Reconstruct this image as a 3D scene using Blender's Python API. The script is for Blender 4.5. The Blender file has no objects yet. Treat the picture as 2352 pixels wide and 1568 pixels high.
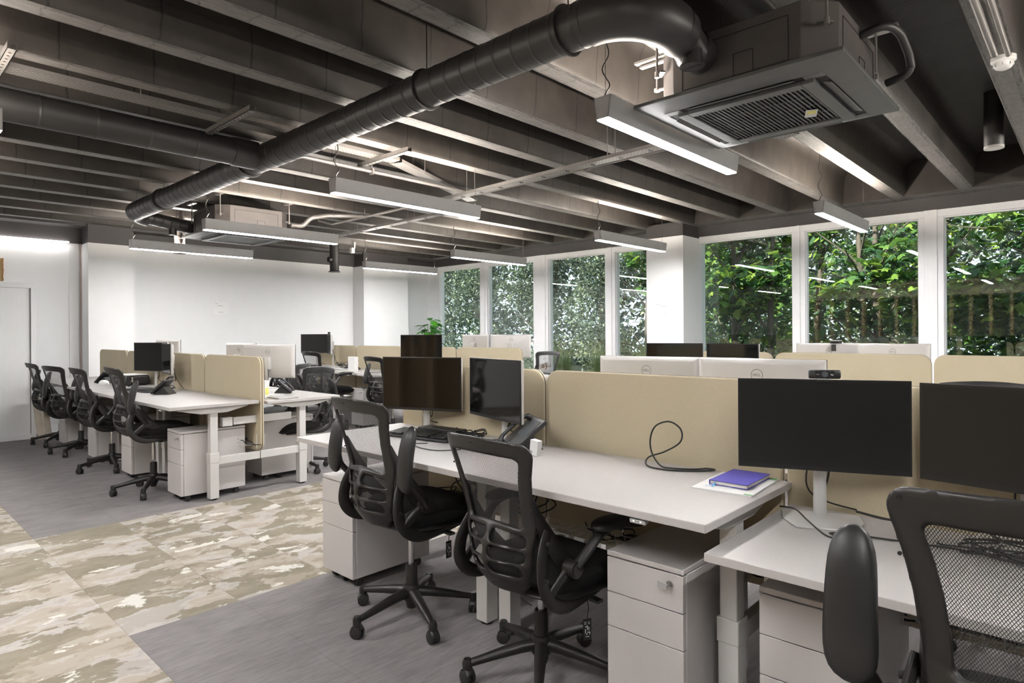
import bpy, math, random
import numpy as np
from mathutils import Vector, Matrix, Euler
random.seed(7)
PI = math.pi
SC = bpy.context.scene
COL = SC.collection

# ------------------------------------------------------------------ camera, world, sun, exposure
F_PX = 1447.2
cam_d = bpy.data.cameras.new('camera')
cam_d.sensor_width = 36.0
cam_d.lens = F_PX * 36.0 / 2352.0
cam_d.shift_y = -(784.0 - 763.4) / 2352.0
cam_d.clip_start = 0.05
cam_d.clip_end = 200
cam = bpy.data.objects.new('camera', cam_d)
COL.objects.link(cam)
cam.location = (0, 0, 1.30)
yaw, roll = math.radians(42.925), math.radians(-0.384)
_F = Vector((-math.sin(yaw), math.cos(yaw), 0)); _R = Vector((math.cos(yaw), math.sin(yaw), 0)); _U = Vector((0, 0, 1))
_R2 = _R * math.cos(roll) + _U * math.sin(roll); _U2 = _U * math.cos(roll) - _R * math.sin(roll)
cam.matrix_world = Matrix.Translation((0, 0, 1.30)) @ Matrix((_R2, _U2, -_F)).transposed().to_4x4()
SC.camera = cam

world = bpy.data.worlds.new('sky')
SC.world = world
world.use_nodes = True
wn = world.node_tree
wn.nodes['Background'].inputs[0].default_value = (0.72, 0.85, 1.0, 1)
wn.nodes['Background'].inputs[1].default_value = 1.7

sun_d = bpy.data.lights.new('sun', 'SUN')
sun_d.energy = 12.0
sun_d.angle = math.radians(1.0)
sun_d.color = (1.0, 0.95, 0.82)
sun = bpy.data.objects.new('sun', sun_d)
COL.objects.link(sun)
sun.rotation_euler = Vector((0.35, 1.0, -1.15)).to_track_quat('-Z', 'Y').to_euler()

SC.view_settings.view_transform = 'Standard'
SC.view_settings.look = 'None'
SC.view_settings.gamma = 1.0
SC.view_settings.use_curve_mapping = False
SC.view_settings.exposure = 0.88
SC.cycles.max_bounces = 8
SC.cycles.diffuse_bounces = 4
SC.cycles.glossy_bounces = 4
SC.cycles.transmission_bounces = 6
SC.cycles.transparent_max_bounces = 14
SC.cycles.caustics_reflective = False
SC.cycles.caustics_refractive = False
SC.cycles.sample_clamp_indirect = 6.0
SC.cycles.use_denoising = True
SC.cycles.use_adaptive_sampling = True
SC.cycles.adaptive_threshold = 0.02
LAMP = 95.0
UPLAMP = 250.0

# ------------------------------------------------------------------ materials
MATS = {}
class NT:
    def __init__(s, name):
        s.m = bpy.data.materials.new(name); s.m.use_nodes = True
        s.t = s.m.node_tree; s.t.nodes.clear()
        s.out = s.n('ShaderNodeOutputMaterial')
    def n(s, typ, **kw):
        o = s.t.nodes.new(typ)
        for k, v in kw.items(): setattr(o, k, v)
        return o
    def l(s, a, b): s.t.links.new(a, b)
    def coord(s, kind='Object', scale=(1, 1, 1)):
        c = s.n('ShaderNodeTexCoord'); mp = s.n('ShaderNodeMapping'); mp.inputs['Scale'].default_value = scale
        s.l(c.outputs[kind], mp.inputs[0]); return mp.outputs[0]
    def noise(s, vec, scale, detail=3, rough=0.5, dist=0.0):
        o = s.n('ShaderNodeTexNoise'); o.inputs['Scale'].default_value = scale; o.inputs['Detail'].default_value = detail
        o.inputs['Roughness'].default_value = rough; o.inputs['Distortion'].default_value = dist; s.l(vec, o.inputs['Vector']); return o.outputs[0]
    def ramp(s, fac, stops, interp='LINEAR'):
        r = s.n('ShaderNodeValToRGB'); r.color_ramp.interpolation = interp
        e = r.color_ramp.elements
        while len(e) < len(stops): e.new(0.5)
        for i, (p, c) in enumerate(stops):
            e[i].position = p; e[i].color = (*c, 1) if len(c) == 3 else c
        s.l(fac, r.inputs[0]); return r.outputs[0]
    def mix(s, f, a, b):
        o = s.n('ShaderNodeMix', data_type='RGBA')
        if isinstance(f, (int, float)): o.inputs[0].default_value = f
        else: s.l(f, o.inputs[0])
        for v, i in ((a, 6), (b, 7)):
            if isinstance(v, tuple): o.inputs[i].default_value = (*v[:3], 1)
            else: s.l(v, o.inputs[i])
        return o.outputs[2]
    def math(s, op, a, b=None, c=None):
        o = s.n('ShaderNodeMath', operation=op)
        for v, i in ((a, 0), (b, 1), (c, 2)):
            if v is None: continue
            if isinstance(v, (int, float)): o.inputs[i].default_value = v
            else: s.l(v, o.inputs[i])
        return o.outputs[0]
    def bump(s, h, strength=0.3, dist=0.01):
        b = s.n('ShaderNodeBump'); b.inputs['Strength'].default_value = strength; b.inputs['Distance'].default_value = dist
        s.l(h, b.inputs['Height']); return b.outputs[0]
    def bsdf(s, col, rough=0.5, metal=0.0, normal=None, spec=None, coat=None, sheen=None):
        b = s.n('ShaderNodeBsdfPrincipled')
        if isinstance(col, tuple): b.inputs['Base Color'].default_value = (*col[:3], 1)
        else: s.l(col, b.inputs['Base Color'])
        if isinstance(rough, (int, float)): b.inputs['Roughness'].default_value = rough
        else: s.l(rough, b.inputs['Roughness'])
        b.inputs['Metallic'].default_value = metal
        if spec is not None: b.inputs['Specular IOR Level'].default_value = spec
        if coat: b.inputs['Coat Weight'].default_value = coat; b.inputs['Coat Roughness'].default_value = 0.08
        if sheen: b.inputs['Sheen Weight'].default_value = sheen
        if normal is not None: s.l(normal, b.inputs['Normal'])
        return b
    def fin(s, sh):
        s.l(sh.outputs[0] if hasattr(sh, 'outputs') else sh, s.out.inputs[0]); return s.m

def simple(name, col, rough=0.5, metal=0.0, var=0.06, nscale=8.0, bump=0.0, bscale=60.0, spec=None, coat=None, sheen=None, stretch=(1, 1, 1)):
    k = NT(name); v = k.coord('Object', stretch)
    nz = k.noise(v, nscale, 3)
    c0 = tuple(max(0, x * (1 - var)) for x in col); c1 = tuple(min(1, x * (1 + var)) for x in col)
    c = k.ramp(nz, [(0.3, c0), (0.7, c1)])
    nm = k.bump(k.noise(v, bscale, 2), bump, 0.003) if bump else None
    MATS[name] = k.fin(k.bsdf(c, rough, metal, nm, spec, coat, sheen)); return MATS[name]

simple('wall_white', (0.77, 0.775, 0.775), 0.75, var=0.01, bump=0.03, bscale=180)
simple('frame_white', (0.86, 0.87, 0.88), 0.4, var=0.02)
simple('dark_paint', (0.048, 0.044, 0.044), 0.5, var=0.12, nscale=3, bump=0.1)
simple('duct_paint', (0.021, 0.0198, 0.0195), 0.44, var=0.12, nscale=5)
simple('ac_panel', (0.085, 0.088, 0.086), 0.42, var=0.08)
simple('ac_body', (0.060, 0.053, 0.051), 0.5, var=0.1)
simple('ac_dark', (0.008, 0.008, 0.008), 0.7, var=0.1)
simple('tray_grey', (0.16, 0.15, 0.145), 0.42, metal=0.3, var=0.1)
simple('lamp_body', (0.42, 0.42, 0.42), 0.45, metal=0.1, var=0.04)
simple('desk_top', (0.46, 0.44, 0.43), 0.38, var=0.015, nscale=40, spec=0.4)
simple('desk_metal', (0.60, 0.59, 0.575), 0.4, var=0.02)
simple('ped_grey', (0.53, 0.505, 0.495), 0.42, var=0.02)
simple('ped_seam', (0.05, 0.05, 0.05), 0.6, var=0.1)
simple('plastic_black', (0.022, 0.0215, 0.021), 0.42, var=0.2, nscale=30, bump=0.12, bscale=400)
simple('chair_frame', (0.0145, 0.0132, 0.0128), 0.40, var=0.12, nscale=12, bump=0.08, bscale=300)
simple('chair_pad', (0.0135, 0.0135, 0.014), 0.42, var=0.1, nscale=20, bump=0.08, bscale=500)
simple('chair_seat', (0.006, 0.006, 0.0062), 0.9, var=0.3, nscale=60, bump=0.5, bscale=500)
simple('chrome', (0.7, 0.7, 0.7), 0.15, metal=1.0, var=0.05)
simple('silver', (0.62, 0.61, 0.60), 0.33, metal=0.25, var=0.02)
simple('monitor_back', (0.62, 0.60, 0.585), 0.32, metal=0.15, var=0.015)
simple('bezel', (0.012, 0.012, 0.012), 0.35, var=0.1)
simple('logo_grey', (0.14, 0.14, 0.14), 0.4, var=0.02)
simple('cable_black', (0.012, 0.012, 0.012), 0.45, var=0.1)
simple('cable_white', (0.75, 0.75, 0.74), 0.45, var=0.04)
simple('piping', (0.05, 0.042, 0.04), 0.7, var=0.1)
simple('paper', (0.80, 0.80, 0.79), 0.7, var=0.02)
simple('ink', (0.35, 0.36, 0.38), 0.7, var=0.05)
simple('book_blue', (0.075, 0.065, 0.42), 0.55, var=0.08, nscale=30)
simple('page', (0.78, 0.75, 0.66), 0.8, var=0.05, nscale=200, stretch=(1, 1, 30))
simple('ribbon', (0.10, 0.35, 0.62), 0.6)
simple('green_print', (0.18, 0.45, 0.20), 0.6)
simple('yellow_print', (0.75, 0.72, 0.20), 0.6)
simple('white_plastic', (0.76, 0.76, 0.75), 0.4, var=0.02)
simple('cupboard', (0.76, 0.77, 0.77), 0.45, var=0.01)
simple('phone_body', (0.025, 0.026, 0.028), 0.35, var=0.1)
simple('phone_screen', (0.10, 0.11, 0.12), 0.08, var=0.05)
simple('button_grey', (0.45, 0.46, 0.48), 0.4)
simple('artwood', (0.42, 0.30, 0.13), 0.6, var=0.35, nscale=12, stretch=(1, 1, 0.15), bump=0.3)
simple('artedge', (0.40, 0.17, 0.05), 0.7, var=0.3)
simple('terracotta', (0.25, 0.24, 0.23), 0.7)
simple('soil', (0.05, 0.035, 0.025), 0.95)
simple('bark', (0.085, 0.07, 0.055), 0.9, var=0.35, nscale=14, bump=0.6, bscale=30, stretch=(1, 1, 0.2))
simple('ground_soil', (0.10, 0.10, 0.05), 0.95, var=0.5, nscale=3)
simple('stone', (0.30, 0.30, 0.31), 0.85, var=0.3, nscale=4, bump=0.4)
simple('fin_wood', (0.46, 0.34, 0.20), 0.55, var=0.12, nscale=4, stretch=(8, 8, 0.6))
simple('header_tan', (0.62, 0.52, 0.40), 0.6, var=0.05)
simple('exit_green', (0.02, 0.32, 0.20), 0.5)
simple('board_cream', (0.62, 0.55, 0.46), 0.7, var=0.1)
simple('clamp_pink', (0.50, 0.33, 0.28), 0.45)
simple('red_dot', (0.55, 0.05, 0.05), 0.4)

def m_fabric():
    k = NT('screen_fabric'); v = k.coord('Object')
    n1 = k.noise(v, 2.2, 3); n2 = k.noise(k.coord('Object', (300, 300, 90)), 1.0, 2)
    c = k.mix(k.math('MULTIPLY', n2, 0.55), k.ramp(n1, [(0.3, (0.58, 0.505, 0.36)), (0.7, (0.63, 0.555, 0.405))]), (0.46, 0.385, 0.26))
    MATS['fabric'] = k.fin(k.bsdf(c, 0.92, 0, k.bump(n2, 0.35, 0.002), 0.2, None, 0.15))
m_fabric()

def m_floor():
    k = NT('carpet')
    g = k.n('ShaderNodeNewGeometry'); sp = k.n('ShaderNodeSeparateXYZ'); k.l(g.outputs['Position'], sp.inputs[0])
    X, Y = sp.outputs[0], sp.outputs[1]
    isp1 = k.math('LESS_THAN', Y, 0.86)
    inx = k.math('MULTIPLY', k.math('GREATER_THAN', X, -4.99), k.math('LESS_THAN', X, -3.075))
    pat = k.math('MAXIMUM', isp1, inx)
    T = 0.4795
    tx = k.math('FLOOR', k.math('DIVIDE', k.math('ADD', X, 3.075), T)); ty = k.math('FLOOR', k.math('DIVIDE', k.math('SUBTRACT', Y, 0.86), T))
    cv = k.n('ShaderNodeCombineXYZ'); k.l(tx, cv.inputs[0]); k.l(ty, cv.inputs[1])
    wn_ = k.n('ShaderNodeTexWhiteNoise'); k.l(cv.outputs[0], wn_.inputs['Vector'])
    off = k.n('ShaderNodeVectorMath', operation='SCALE'); k.l(wn_.outputs['Color'], off.inputs[0]); off.inputs['Scale'].default_value = 9.0
    # stretched patches along Y
    def vec(sx, sy):
        m = k.n('ShaderNodeMapping'); m.inputs['Scale'].default_value = (sx, sy, 1); k.l(g.outputs['Position'], m.inputs[0])
        a = k.n('ShaderNodeVectorMath', operation='ADD'); k.l(m.outputs[0], a.inputs[0]); k.l(off.outputs[0], a.inputs[1]); return a.outputs[0]
    n1 = k.noise(vec(2.6, 1.7), 1.8, 5, 0.6, 0.25)
    n2 = k.noise(vec(3.6, 1.9), 2.5, 6, 0.68, 0.2)
    n3 = k.noise(vec(2.4, 1.4), 2.3, 5, 0.6, 0.3)
    n4 = k.noise(vec(2.4, 1.5), 2.0, 6, 0.62, 0.15)
    base = k.ramp(n3, [(0.40, (0.34, 0.295, 0.235)), (0.425, (0.41, 0.36, 0.305)), (0.50, (0.42, 0.375, 0.32)), (0.515, (0.47, 0.43, 0.395)), (0.58, (0.45, 0.415, 0.40)), (0.60, (0.40, 0.365, 0.33))])
    ol = k.ramp(n1, [(0.515, (0, 0, 0)), (0.53, (1, 1, 1))])
    c = k.mix(ol, base, k.ramp(n2, [(0.35, (0.225, 0.20, 0.150)), (0.65, (0.30, 0.27, 0.21))]))
    wh = k.ramp(n4, [(0.605, (0, 0, 0)), (0.622, (1, 1, 1))])
    c = k.mix(wh, c, (0.64, 0.62, 0.58))
    # grey planks
    m = k.n('ShaderNodeMapping'); m.inputs['Scale'].default_value = (62, 7, 1); k.l(g.outputs['Position'], m.inputs[0])
    ng = k.noise(m.outputs[0], 1.0, 5, 0.65)
    m2 = k.n('ShaderNodeMapping'); m2.inputs['Scale'].default_value = (9, 3.5, 1); k.l(g.outputs['Position'], m2.inputs[0])
    ng2 = k.noise(m2.outputs[0], 1.0, 5, 0.6)
    gc = k.ramp(k.math('ADD', k.math('MULTIPLY', ng, 0.6), k.math('MULTIPLY', ng2, 0.4)), [(0.36, (0.175, 0.163, 0.165)), (0.5, (0.225, 0.21, 0.212)), (0.64, (0.265, 0.25, 0.252))])
    col = k.mix(pat, gc, c)
    fine = k.noise(g.outputs['Position'], 420, 2)
    col2 = k.mix(k.math('MULTIPLY', fine, 0.35), col, k.mix(0.5, col, (0.1, 0.09, 0.08)))
    # tile seams
    fx = k.math('FRACT', k.math('DIVIDE', k.math('ADD', X, 3.075 + 50 * T), T)); fy = k.math('FRACT', k.math('DIVIDE', k.math('SUBTRACT', Y, 0.86 - 50 * T), T))
    sx = k.math('LESS_THAN', fx, 0.008); sy = k.math('LESS_THAN', fy, 0.008)
    seam = k.math('MULTIPLY', k.math('MAXIMUM', sx, sy), 0.22)
    col3 = k.mix(seam, col2, (0.08, 0.07, 0.06))
    MATS['floor'] = k.fin(k.bsdf(col3, 0.95, 0, k.bump(k.math('ADD', fine, ng), 0.35, 0.004), 0.15))
m_floor()

def m_ceiling():
    k = NT('painted_concrete')
    g = k.n('ShaderNodeNewGeometry'); sp = k.n('ShaderNodeSeparateXYZ'); k.l(g.outputs['Position'], sp.inputs[0])
    rib = k.math('FLOOR', k.math('DIVIDE', k.math('ADD', sp.outputs[0], 1.09), 0.635))
    wob = k.noise(g.outputs['Position'], 9, 3)
    yy = k.math('ADD', k.math('ADD', sp.outputs[1], k.math('MULTIPLY', rib, 0.17)), k.math('MULTIPLY', wob, 0.035))
    fr = k.math('FRACT', k.math('DIVIDE', yy, 0.47))
    seam = k.math('LESS_THAN', fr, 0.022)
    wob2 = k.noise(g.outputs['Position'], 30, 3)
    nb = k.noise(g.outputs['Position'], 5, 4)
    c = k.ramp(nb, [(0.3, (0.030, 0.0260, 0.0232)), (0.7, (0.048, 0.0420, 0.0375))])
    c = k.mix(k.math('MULTIPLY', seam, 0.85), c, (0.012, 0.011, 0.011))
    h = k.math('SUBTRACT', k.math('MULTIPLY', wob2, 0.25), seam)
    MATS['ceiling'] = k.fin(k.bsdf(c, 0.48, 0, k.bump(h, 0.7, 0.006), 0.28))
    # rough soffit of the ribs
    k = NT('rib_soffit')
    g = k.n('ShaderNodeNewGeometry')
    m = k.n('ShaderNodeMapping'); m.inputs['Scale'].default_value = (6, 1.2, 6); k.l(g.outputs['Position'], m.inputs[0])
    n1 = k.noise(m.outputs[0], 7, 6, 0.7); n2 = k.noise(g.outputs['Position'], 2, 3)
    sp = k.n('ShaderNodeSeparateXYZ'); k.l(g.outputs['Position'], sp.inputs[0])
    fr = k.math('FRACT', k.math('DIVIDE', k.math('ADD', sp.outputs[1], k.math('MULTIPLY', n1, 0.1)), 0.235))
    sm = k.math('LESS_THAN', fr, 0.03)
    fx = k.math('FRACT', k.math('DIVIDE', k.math('ADD', k.math('ADD', sp.outputs[0], 1.09), k.math('MULTIPLY', n1, 0.02)), 0.635))
    ed = k.math('MAXIMUM', k.math('LESS_THAN', fx, 0.035), k.math('MULTIPLY', k.math('GREATER_THAN', fx, 0.17), k.math('LESS_THAN', fx, 0.23)))
    edn = k.math('MULTIPLY', ed, k.math('GREATER_THAN', n1, 0.5))
    c = k.ramp(n1, [(0.3, (0.085, 0.079, 0.076)), (0.62, (0.145, 0.136, 0.130))])
    c = k.mix(k.math('MULTIPLY', k.math('MAXIMUM', sm, edn), 0.75), c, (0.02, 0.02, 0.02))
    MATS['soffit'] = k.fin(k.bsdf(c, 0.5, 0, k.bump(n1, 0.8, 0.012), 0.4))
m_ceiling()

def m_mesh(name, cell, fill, col):
    k = NT(name); v = k.coord('Object', (1 / cell, 1 / cell, 1 / cell))
    sp = k.n('ShaderNodeSeparateXYZ'); k.l(v, sp.inputs[0])
    def st(a, b, s):
        return k.math('FRACT', k.math('ADD', a, k.math('MULTIPLY', b, s)))
    a = st(sp.outputs[0], sp.outputs[2], 0.6); b = st(sp.outputs[0], sp.outputs[2], -0.6)
    hole = k.math('MULTIPLY', k.math('GREATER_THAN', a, fill), k.math('GREATER_THAN', b, fill))
    d = k.bsdf(col, 0.6); tr = k.n('ShaderNodeBsdfTransparent')
    mx = k.n('ShaderNodeMixShader'); k.l(hole, mx.inputs[0]); k.l(d.outputs[0], mx.inputs[1]); k.l(tr.outputs[0], mx.inputs[2])
    MATS[name] = k.fin(mx.outputs[0])
m_mesh('mesh_fabric', 0.0048, 0.25, (0.03, 0.03, 0.03))

def m_emit(name, col, s):
    k = NT(name); e = k.n('ShaderNodeEmission'); e.inputs[0].default_value = (*col, 1); e.inputs[1].default_value = s
    MATS[name] = k.fin(e)
m_emit('lamp_glow', (1.0, 0.985, 0.97), LAMP)
m_emit('lamp_up', (1.0, 0.90, 0.78), UPLAMP)
m_emit('cove_glow', (1.0, 0.96, 0.94), 7.0)
m_emit('red_neon', (1.0, 0.06, 0.03), 10.0)
m_emit('led_blue', (0.1, 0.2, 1.0), 3.0)
m_emit('exit_white', (0.9, 1.0, 0.95), 1.0)

def m_screen(name, col, rough):
    k = NT(name); n = k.noise(k.coord('Object'), 3, 2)
    MATS[name] = k.fin(k.bsdf(k.ramp(n, [(0.3, tuple(x * .9 for x in col)), (0.7, tuple(x * 1.1 for x in col))]), rough, 0, None, 0.5))
m_screen('display_matte', (0.007, 0.0072, 0.0065), 0.33)
m_screen('display_glossy', (0.004, 0.004, 0.004), 0.05)

def m_glass():
    k = NT('window_glass')
    def schlick(k, gain):
        g = k.n('ShaderNodeNewGeometry'); dt = k.n('ShaderNodeVectorMath', operation='DOT_PRODUCT')
        k.l(g.outputs['Incoming'], dt.inputs[0]); k.l(g.outputs['Normal'], dt.inputs[1])
        c = k.math('SUBTRACT', 1.0, k.math('ABSOLUTE', dt.outputs['Value']))
        return k.math('MINIMUM', k.math('MULTIPLY', k.math('ADD', 0.043, k.math('MULTIPLY', k.math('POWER', c, 5.0), 0.957)), gain), 1.0)
    f = schlick(k, 1.9)
    gl = k.n('ShaderNodeBsdfGlossy'); gl.inputs['Roughness'].default_value = 0.0; gl.inputs[0].default_value = (0.95, 1, 1, 1)
    tr = k.n('ShaderNodeBsdfTransparent'); tr.inputs[0].default_value = (0.93, 0.96, 0.95, 1)
    mx = k.n('ShaderNodeMixShader'); k.l(f, mx.inputs[0]); k.l(tr.outputs[0], mx.inputs[1]); k.l(gl.outputs[0], mx.inputs[2])
    MATS['glass'] = k.fin(mx.outputs[0])
    k = NT('bottle_plastic')
    gl = k.n('ShaderNodeBsdfGlossy'); gl.inputs['Roughness'].default_value = 0.05
    tr = k.n('ShaderNodeBsdfTransparent'); tr.inputs[0].default_value = (0.9, 0.9, 0.9, 1)
    mx = k.n('ShaderNodeMixShader'); k.l(schlick(k, 3.0), mx.inputs[0]); k.l(tr.outputs[0], mx.inputs[1]); k.l(gl.outputs[0], mx.inputs[2])
    MATS['bottle'] = k.fin(mx.outputs[0])
m_glass()

def m_leaf(name, cols, trans=0.45, scale=0.9):
    k = NT(name); g = k.n('ShaderNodeNewGeometry')
    n = k.noise(g.outputs['Position'], scale, 4, 0.7)
    r = g.outputs['Random Per Island']
    f = k.math('ADD', k.math('MULTIPLY', n, 0.5), k.math('MULTIPLY', r, 0.5))
    c = k.ramp(f, cols)
    d = k.bsdf(c, 0.45, 0, None, 0.35)
    tl = k.n('ShaderNodeBsdfTranslucent'); k.l(c, tl.inputs[0])
    mx = k.n('ShaderNodeMixShader'); mx.inputs[0].default_value = trans; k.l(d.outputs[0], mx.inputs[1]); k.l(tl.outputs[0], mx.inputs[2])
    MATS[name] = k.fin(mx.outputs[0])
m_leaf('leaf_maple', [(0.2, (0.022, 0.06, 0.028)), (0.42, (0.045, 0.115, 0.04)), (0.60, (0.10, 0.20, 0.035)), (0.78, (0.24, 0.34, 0.05)), (0.92, (0.55, 0.42, 0.05))])
m_leaf('leaf_dark', [(0.25, (0.045, 0.065, 0.055)), (0.5, (0.09, 0.125, 0.09)), (0.7, (0.15, 0.19, 0.11)), (0.9, (0.27, 0.28, 0.14))], 0.3)  # haze over the far foliage is mixed into these greyed, lightened leaf colours
m_leaf('leaf_pot', [(0.2, (0.02, 0.10, 0.015)), (0.5, (0.04, 0.22, 0.02)), (0.8, (0.12, 0.42, 0.03))], 0.25)
m_leaf('grass_blade', [(0.2, (0.10, 0.17, 0.05)), (0.5, (0.26, 0.33, 0.12)), (0.8, (0.50, 0.52, 0.30))], 0.35)
m_leaf('leaf_flower', [(0.2, (0.12, 0.10, 0.03)), (0.5, (0.25, 0.20, 0.10)), (0.8, (0.5, 0.15, 0.10))], 0.2)

# ------------------------------------------------------------------ mesh building
class MB:
    def __init__(s): s.v = []; s.f = []
    def add(s, vs, fs):
        o = len(s.v); s.v += [tuple(x) for x in vs]; s.f += [tuple(i + o for i in f) for f in fs]; return s
    def box(s, c, size, rot=None):
        hx, hy, hz = size[0] / 2, size[1] / 2, size[2] / 2
        vs = [Vector((x, y, z)) for x in (-hx, hx) for y in (-hy, hy) for z in (-hz, hz)]
        if rot is not None:
            R = rot if isinstance(rot, Matrix) else Euler(rot).to_matrix()
            vs = [R @ v for v in vs]
        c = Vector(c)
        return s.add([v + c for v in vs], [(0, 1, 3, 2), (4, 6, 7, 5), (0, 4, 5, 1), (2, 3, 7, 6), (0, 2, 6, 4), (1, 5, 7, 3)])
    def bb(s, x0, x1, y0, y1, z0, z1): return s.box(((x0 + x1) / 2, (y0 + y1) / 2, (z0 + z1) / 2), (x1 - x0, y1 - y0, z1 - z0))
    def tube(s, pts, r, seg=10, caps=True, flat=None, up=None):
        pts = [Vector(p) for p in pts]; n = len(pts)
        rr = r if isinstance(r, (list, tuple)) else [r] * n
        rings = []; prev = None
        for i, p in enumerate(pts):
            t = (pts[min(i + 1, n - 1)] - pts[max(i - 1, 0)])
            t = t.normalized() if t.length > 1e-9 else Vector((0, 0, 1))
            if prev is None:
                a = up and Vector(up) or (Vector((0, 0, 1)) if abs(t.z) < 0.9 else Vector((1, 0, 0)))
                u = (a - t * a.dot(t)).normalized()
            else:
                u = (prev - t * prev.dot(t)); u = u.normalized() if u.length > 1e-6 else prev
            prev = u; w = t.cross(u)
            fx, fy = flat if flat else (1, 1)
            rings.append([p + u * (math.cos(2 * PI * k / seg) * rr[i] * fy) + w * (math.sin(2 * PI * k / seg) * rr[i] * fx) for k in range(seg)])
        vs = [v for ring in rings for v in ring]
        fs = [(i * seg + k, i * seg + (k + 1) % seg, (i + 1) * seg + (k + 1) % seg, (i + 1) * seg + k) for i in range(n - 1) for k in range(seg)]
        if caps: fs += [tuple(range(seg - 1, -1, -1)), tuple((n - 1) * seg + k for k in range(seg))]
        return s.add(vs, fs)
    def cyl(s, p0, p1, r, seg=16, r1=None): return s.tube([p0, p1], [r, r1 if r1 is not None else r], seg)
    def lathe(s, prof, c=(0, 0, 0), seg=20):
        n = len(prof); c = Vector(c)
        vs = [c + Vector((math.cos(2 * PI * k / seg) * r, math.sin(2 * PI * k / seg) * r, z)) for r, z in prof for k in range(seg)]
        fs = [(i * seg + k, i * seg + (k + 1) % seg, (i + 1) * seg + (k + 1) % seg, (i + 1) * seg + k) for i in range(n - 1) for k in range(seg)]
        fs += [tuple(range(seg - 1, -1, -1)), tuple((n - 1) * seg + k for k in range(seg))]
        return s.add(vs, fs)
    def prism(s, poly, axis, a, b):
        # poly in the plane normal to axis: 'x' -> (y,z), 'y' -> (x,z), 'z' -> (x,y)
        n = len(poly)
        def P(q, t): return {'x': (t, q[0], q[1]), 'y': (q[0], t, q[1]), 'z': (q[0], q[1], t)}[axis]
        return s.add([P(q, a) for q in poly] + [P(q, b) for q in poly],
                     [tuple(range(n - 1, -1, -1)), tuple(range(n, 2 * n))] + [(i, (i + 1) % n, n + (i + 1) % n, n + i) for i in range(n)])
    def xf(s, M): s.v = [tuple(M @ Vector(v)) for v in s.v]; return s
    def mesh(s, name, mat, smooth=None):
        me = bpy.data.meshes.new(name)
        me.from_pydata(s.v, [], s.f)
        import bmesh
        bm = bmesh.new(); bm.from_mesh(me); bmesh.ops.recalc_face_normals(bm, faces=bm.faces); bm.to_mesh(me); bm.free()
        me.materials.append(MATS[mat] if isinstance(mat, str) else mat)
        if smooth is not None:
            me.shade_smooth(); me.set_sharp_from_angle(angle=math.radians(smooth))
        return me
    def build(s, name, mat, parent=None, smooth=40, bevel=0.0, loc=(0, 0, 0), rot=(0, 0, 0), seg=2, label=None):
        o = bpy.data.objects.new(name, s.mesh(name, mat, smooth)); COL.objects.link(o)
        o.location = loc; o.rotation_euler = rot
        if parent is not None: o.parent = parent
        if bevel:
            m = o.modifiers.new('bevel', 'BEVEL'); m.width = bevel; m.segments = seg; m.limit_method = 'ANGLE'; m.angle_limit = math.radians(40)
        if label: o['label'] = label
        return o

def thing(name, label, cat, loc=(0, 0, 0), rz=0.0, group=None):
    o = bpy.data.objects.new(name, None); COL.objects.link(o); o.empty_display_size = 0.1
    o.location = loc; o.rotation_euler = (0, 0, rz); o['label'] = label; o['category'] = cat
    if group: o['group'] = group
    return o
def tag(o, label, cat, group=None):
    o['label'] = label; o['category'] = cat
    if group: o['group'] = group
    return o
def struct(o): o['kind'] = 'structure'; return o
KIDS = {}
def kids(o): return list(o.children)
def copy_tree(o, parent=None):
    c = o.copy(); COL.objects.link(c); c.parent = parent
    for ch in kids(o): copy_tree(ch, c)
    return c
def relabel(o, label, group=None):
    o['label'] = label
    if group: o['group'] = group
    return o
def place(o, loc, rz=0): o.location = loc; o.rotation_euler = (0, 0, rz); return o

def text_mesh(s, size, depth=0.0006):
    cu = bpy.data.curves.new('txt', 'FONT'); cu.body = s; cu.size = size; cu.extrude = depth; cu.align_x = 'CENTER'; cu.align_y = 'CENTER'; cu.resolution_u = 4
    ob = bpy.data.objects.new('txt', cu); COL.objects.link(ob)
    dg = bpy.context.evaluated_depsgraph_get(); me = bpy.data.meshes.new_from_object(ob.evaluated_get(dg))
    v = [tuple(x.co) for x in me.vertices]; f = [tuple(p.vertices) for p in me.polygons]
    bpy.data.objects.remove(ob); bpy.data.curves.remove(cu); bpy.data.meshes.remove(me)
    m = MB(); m.v = v; m.f = f; return m

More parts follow.
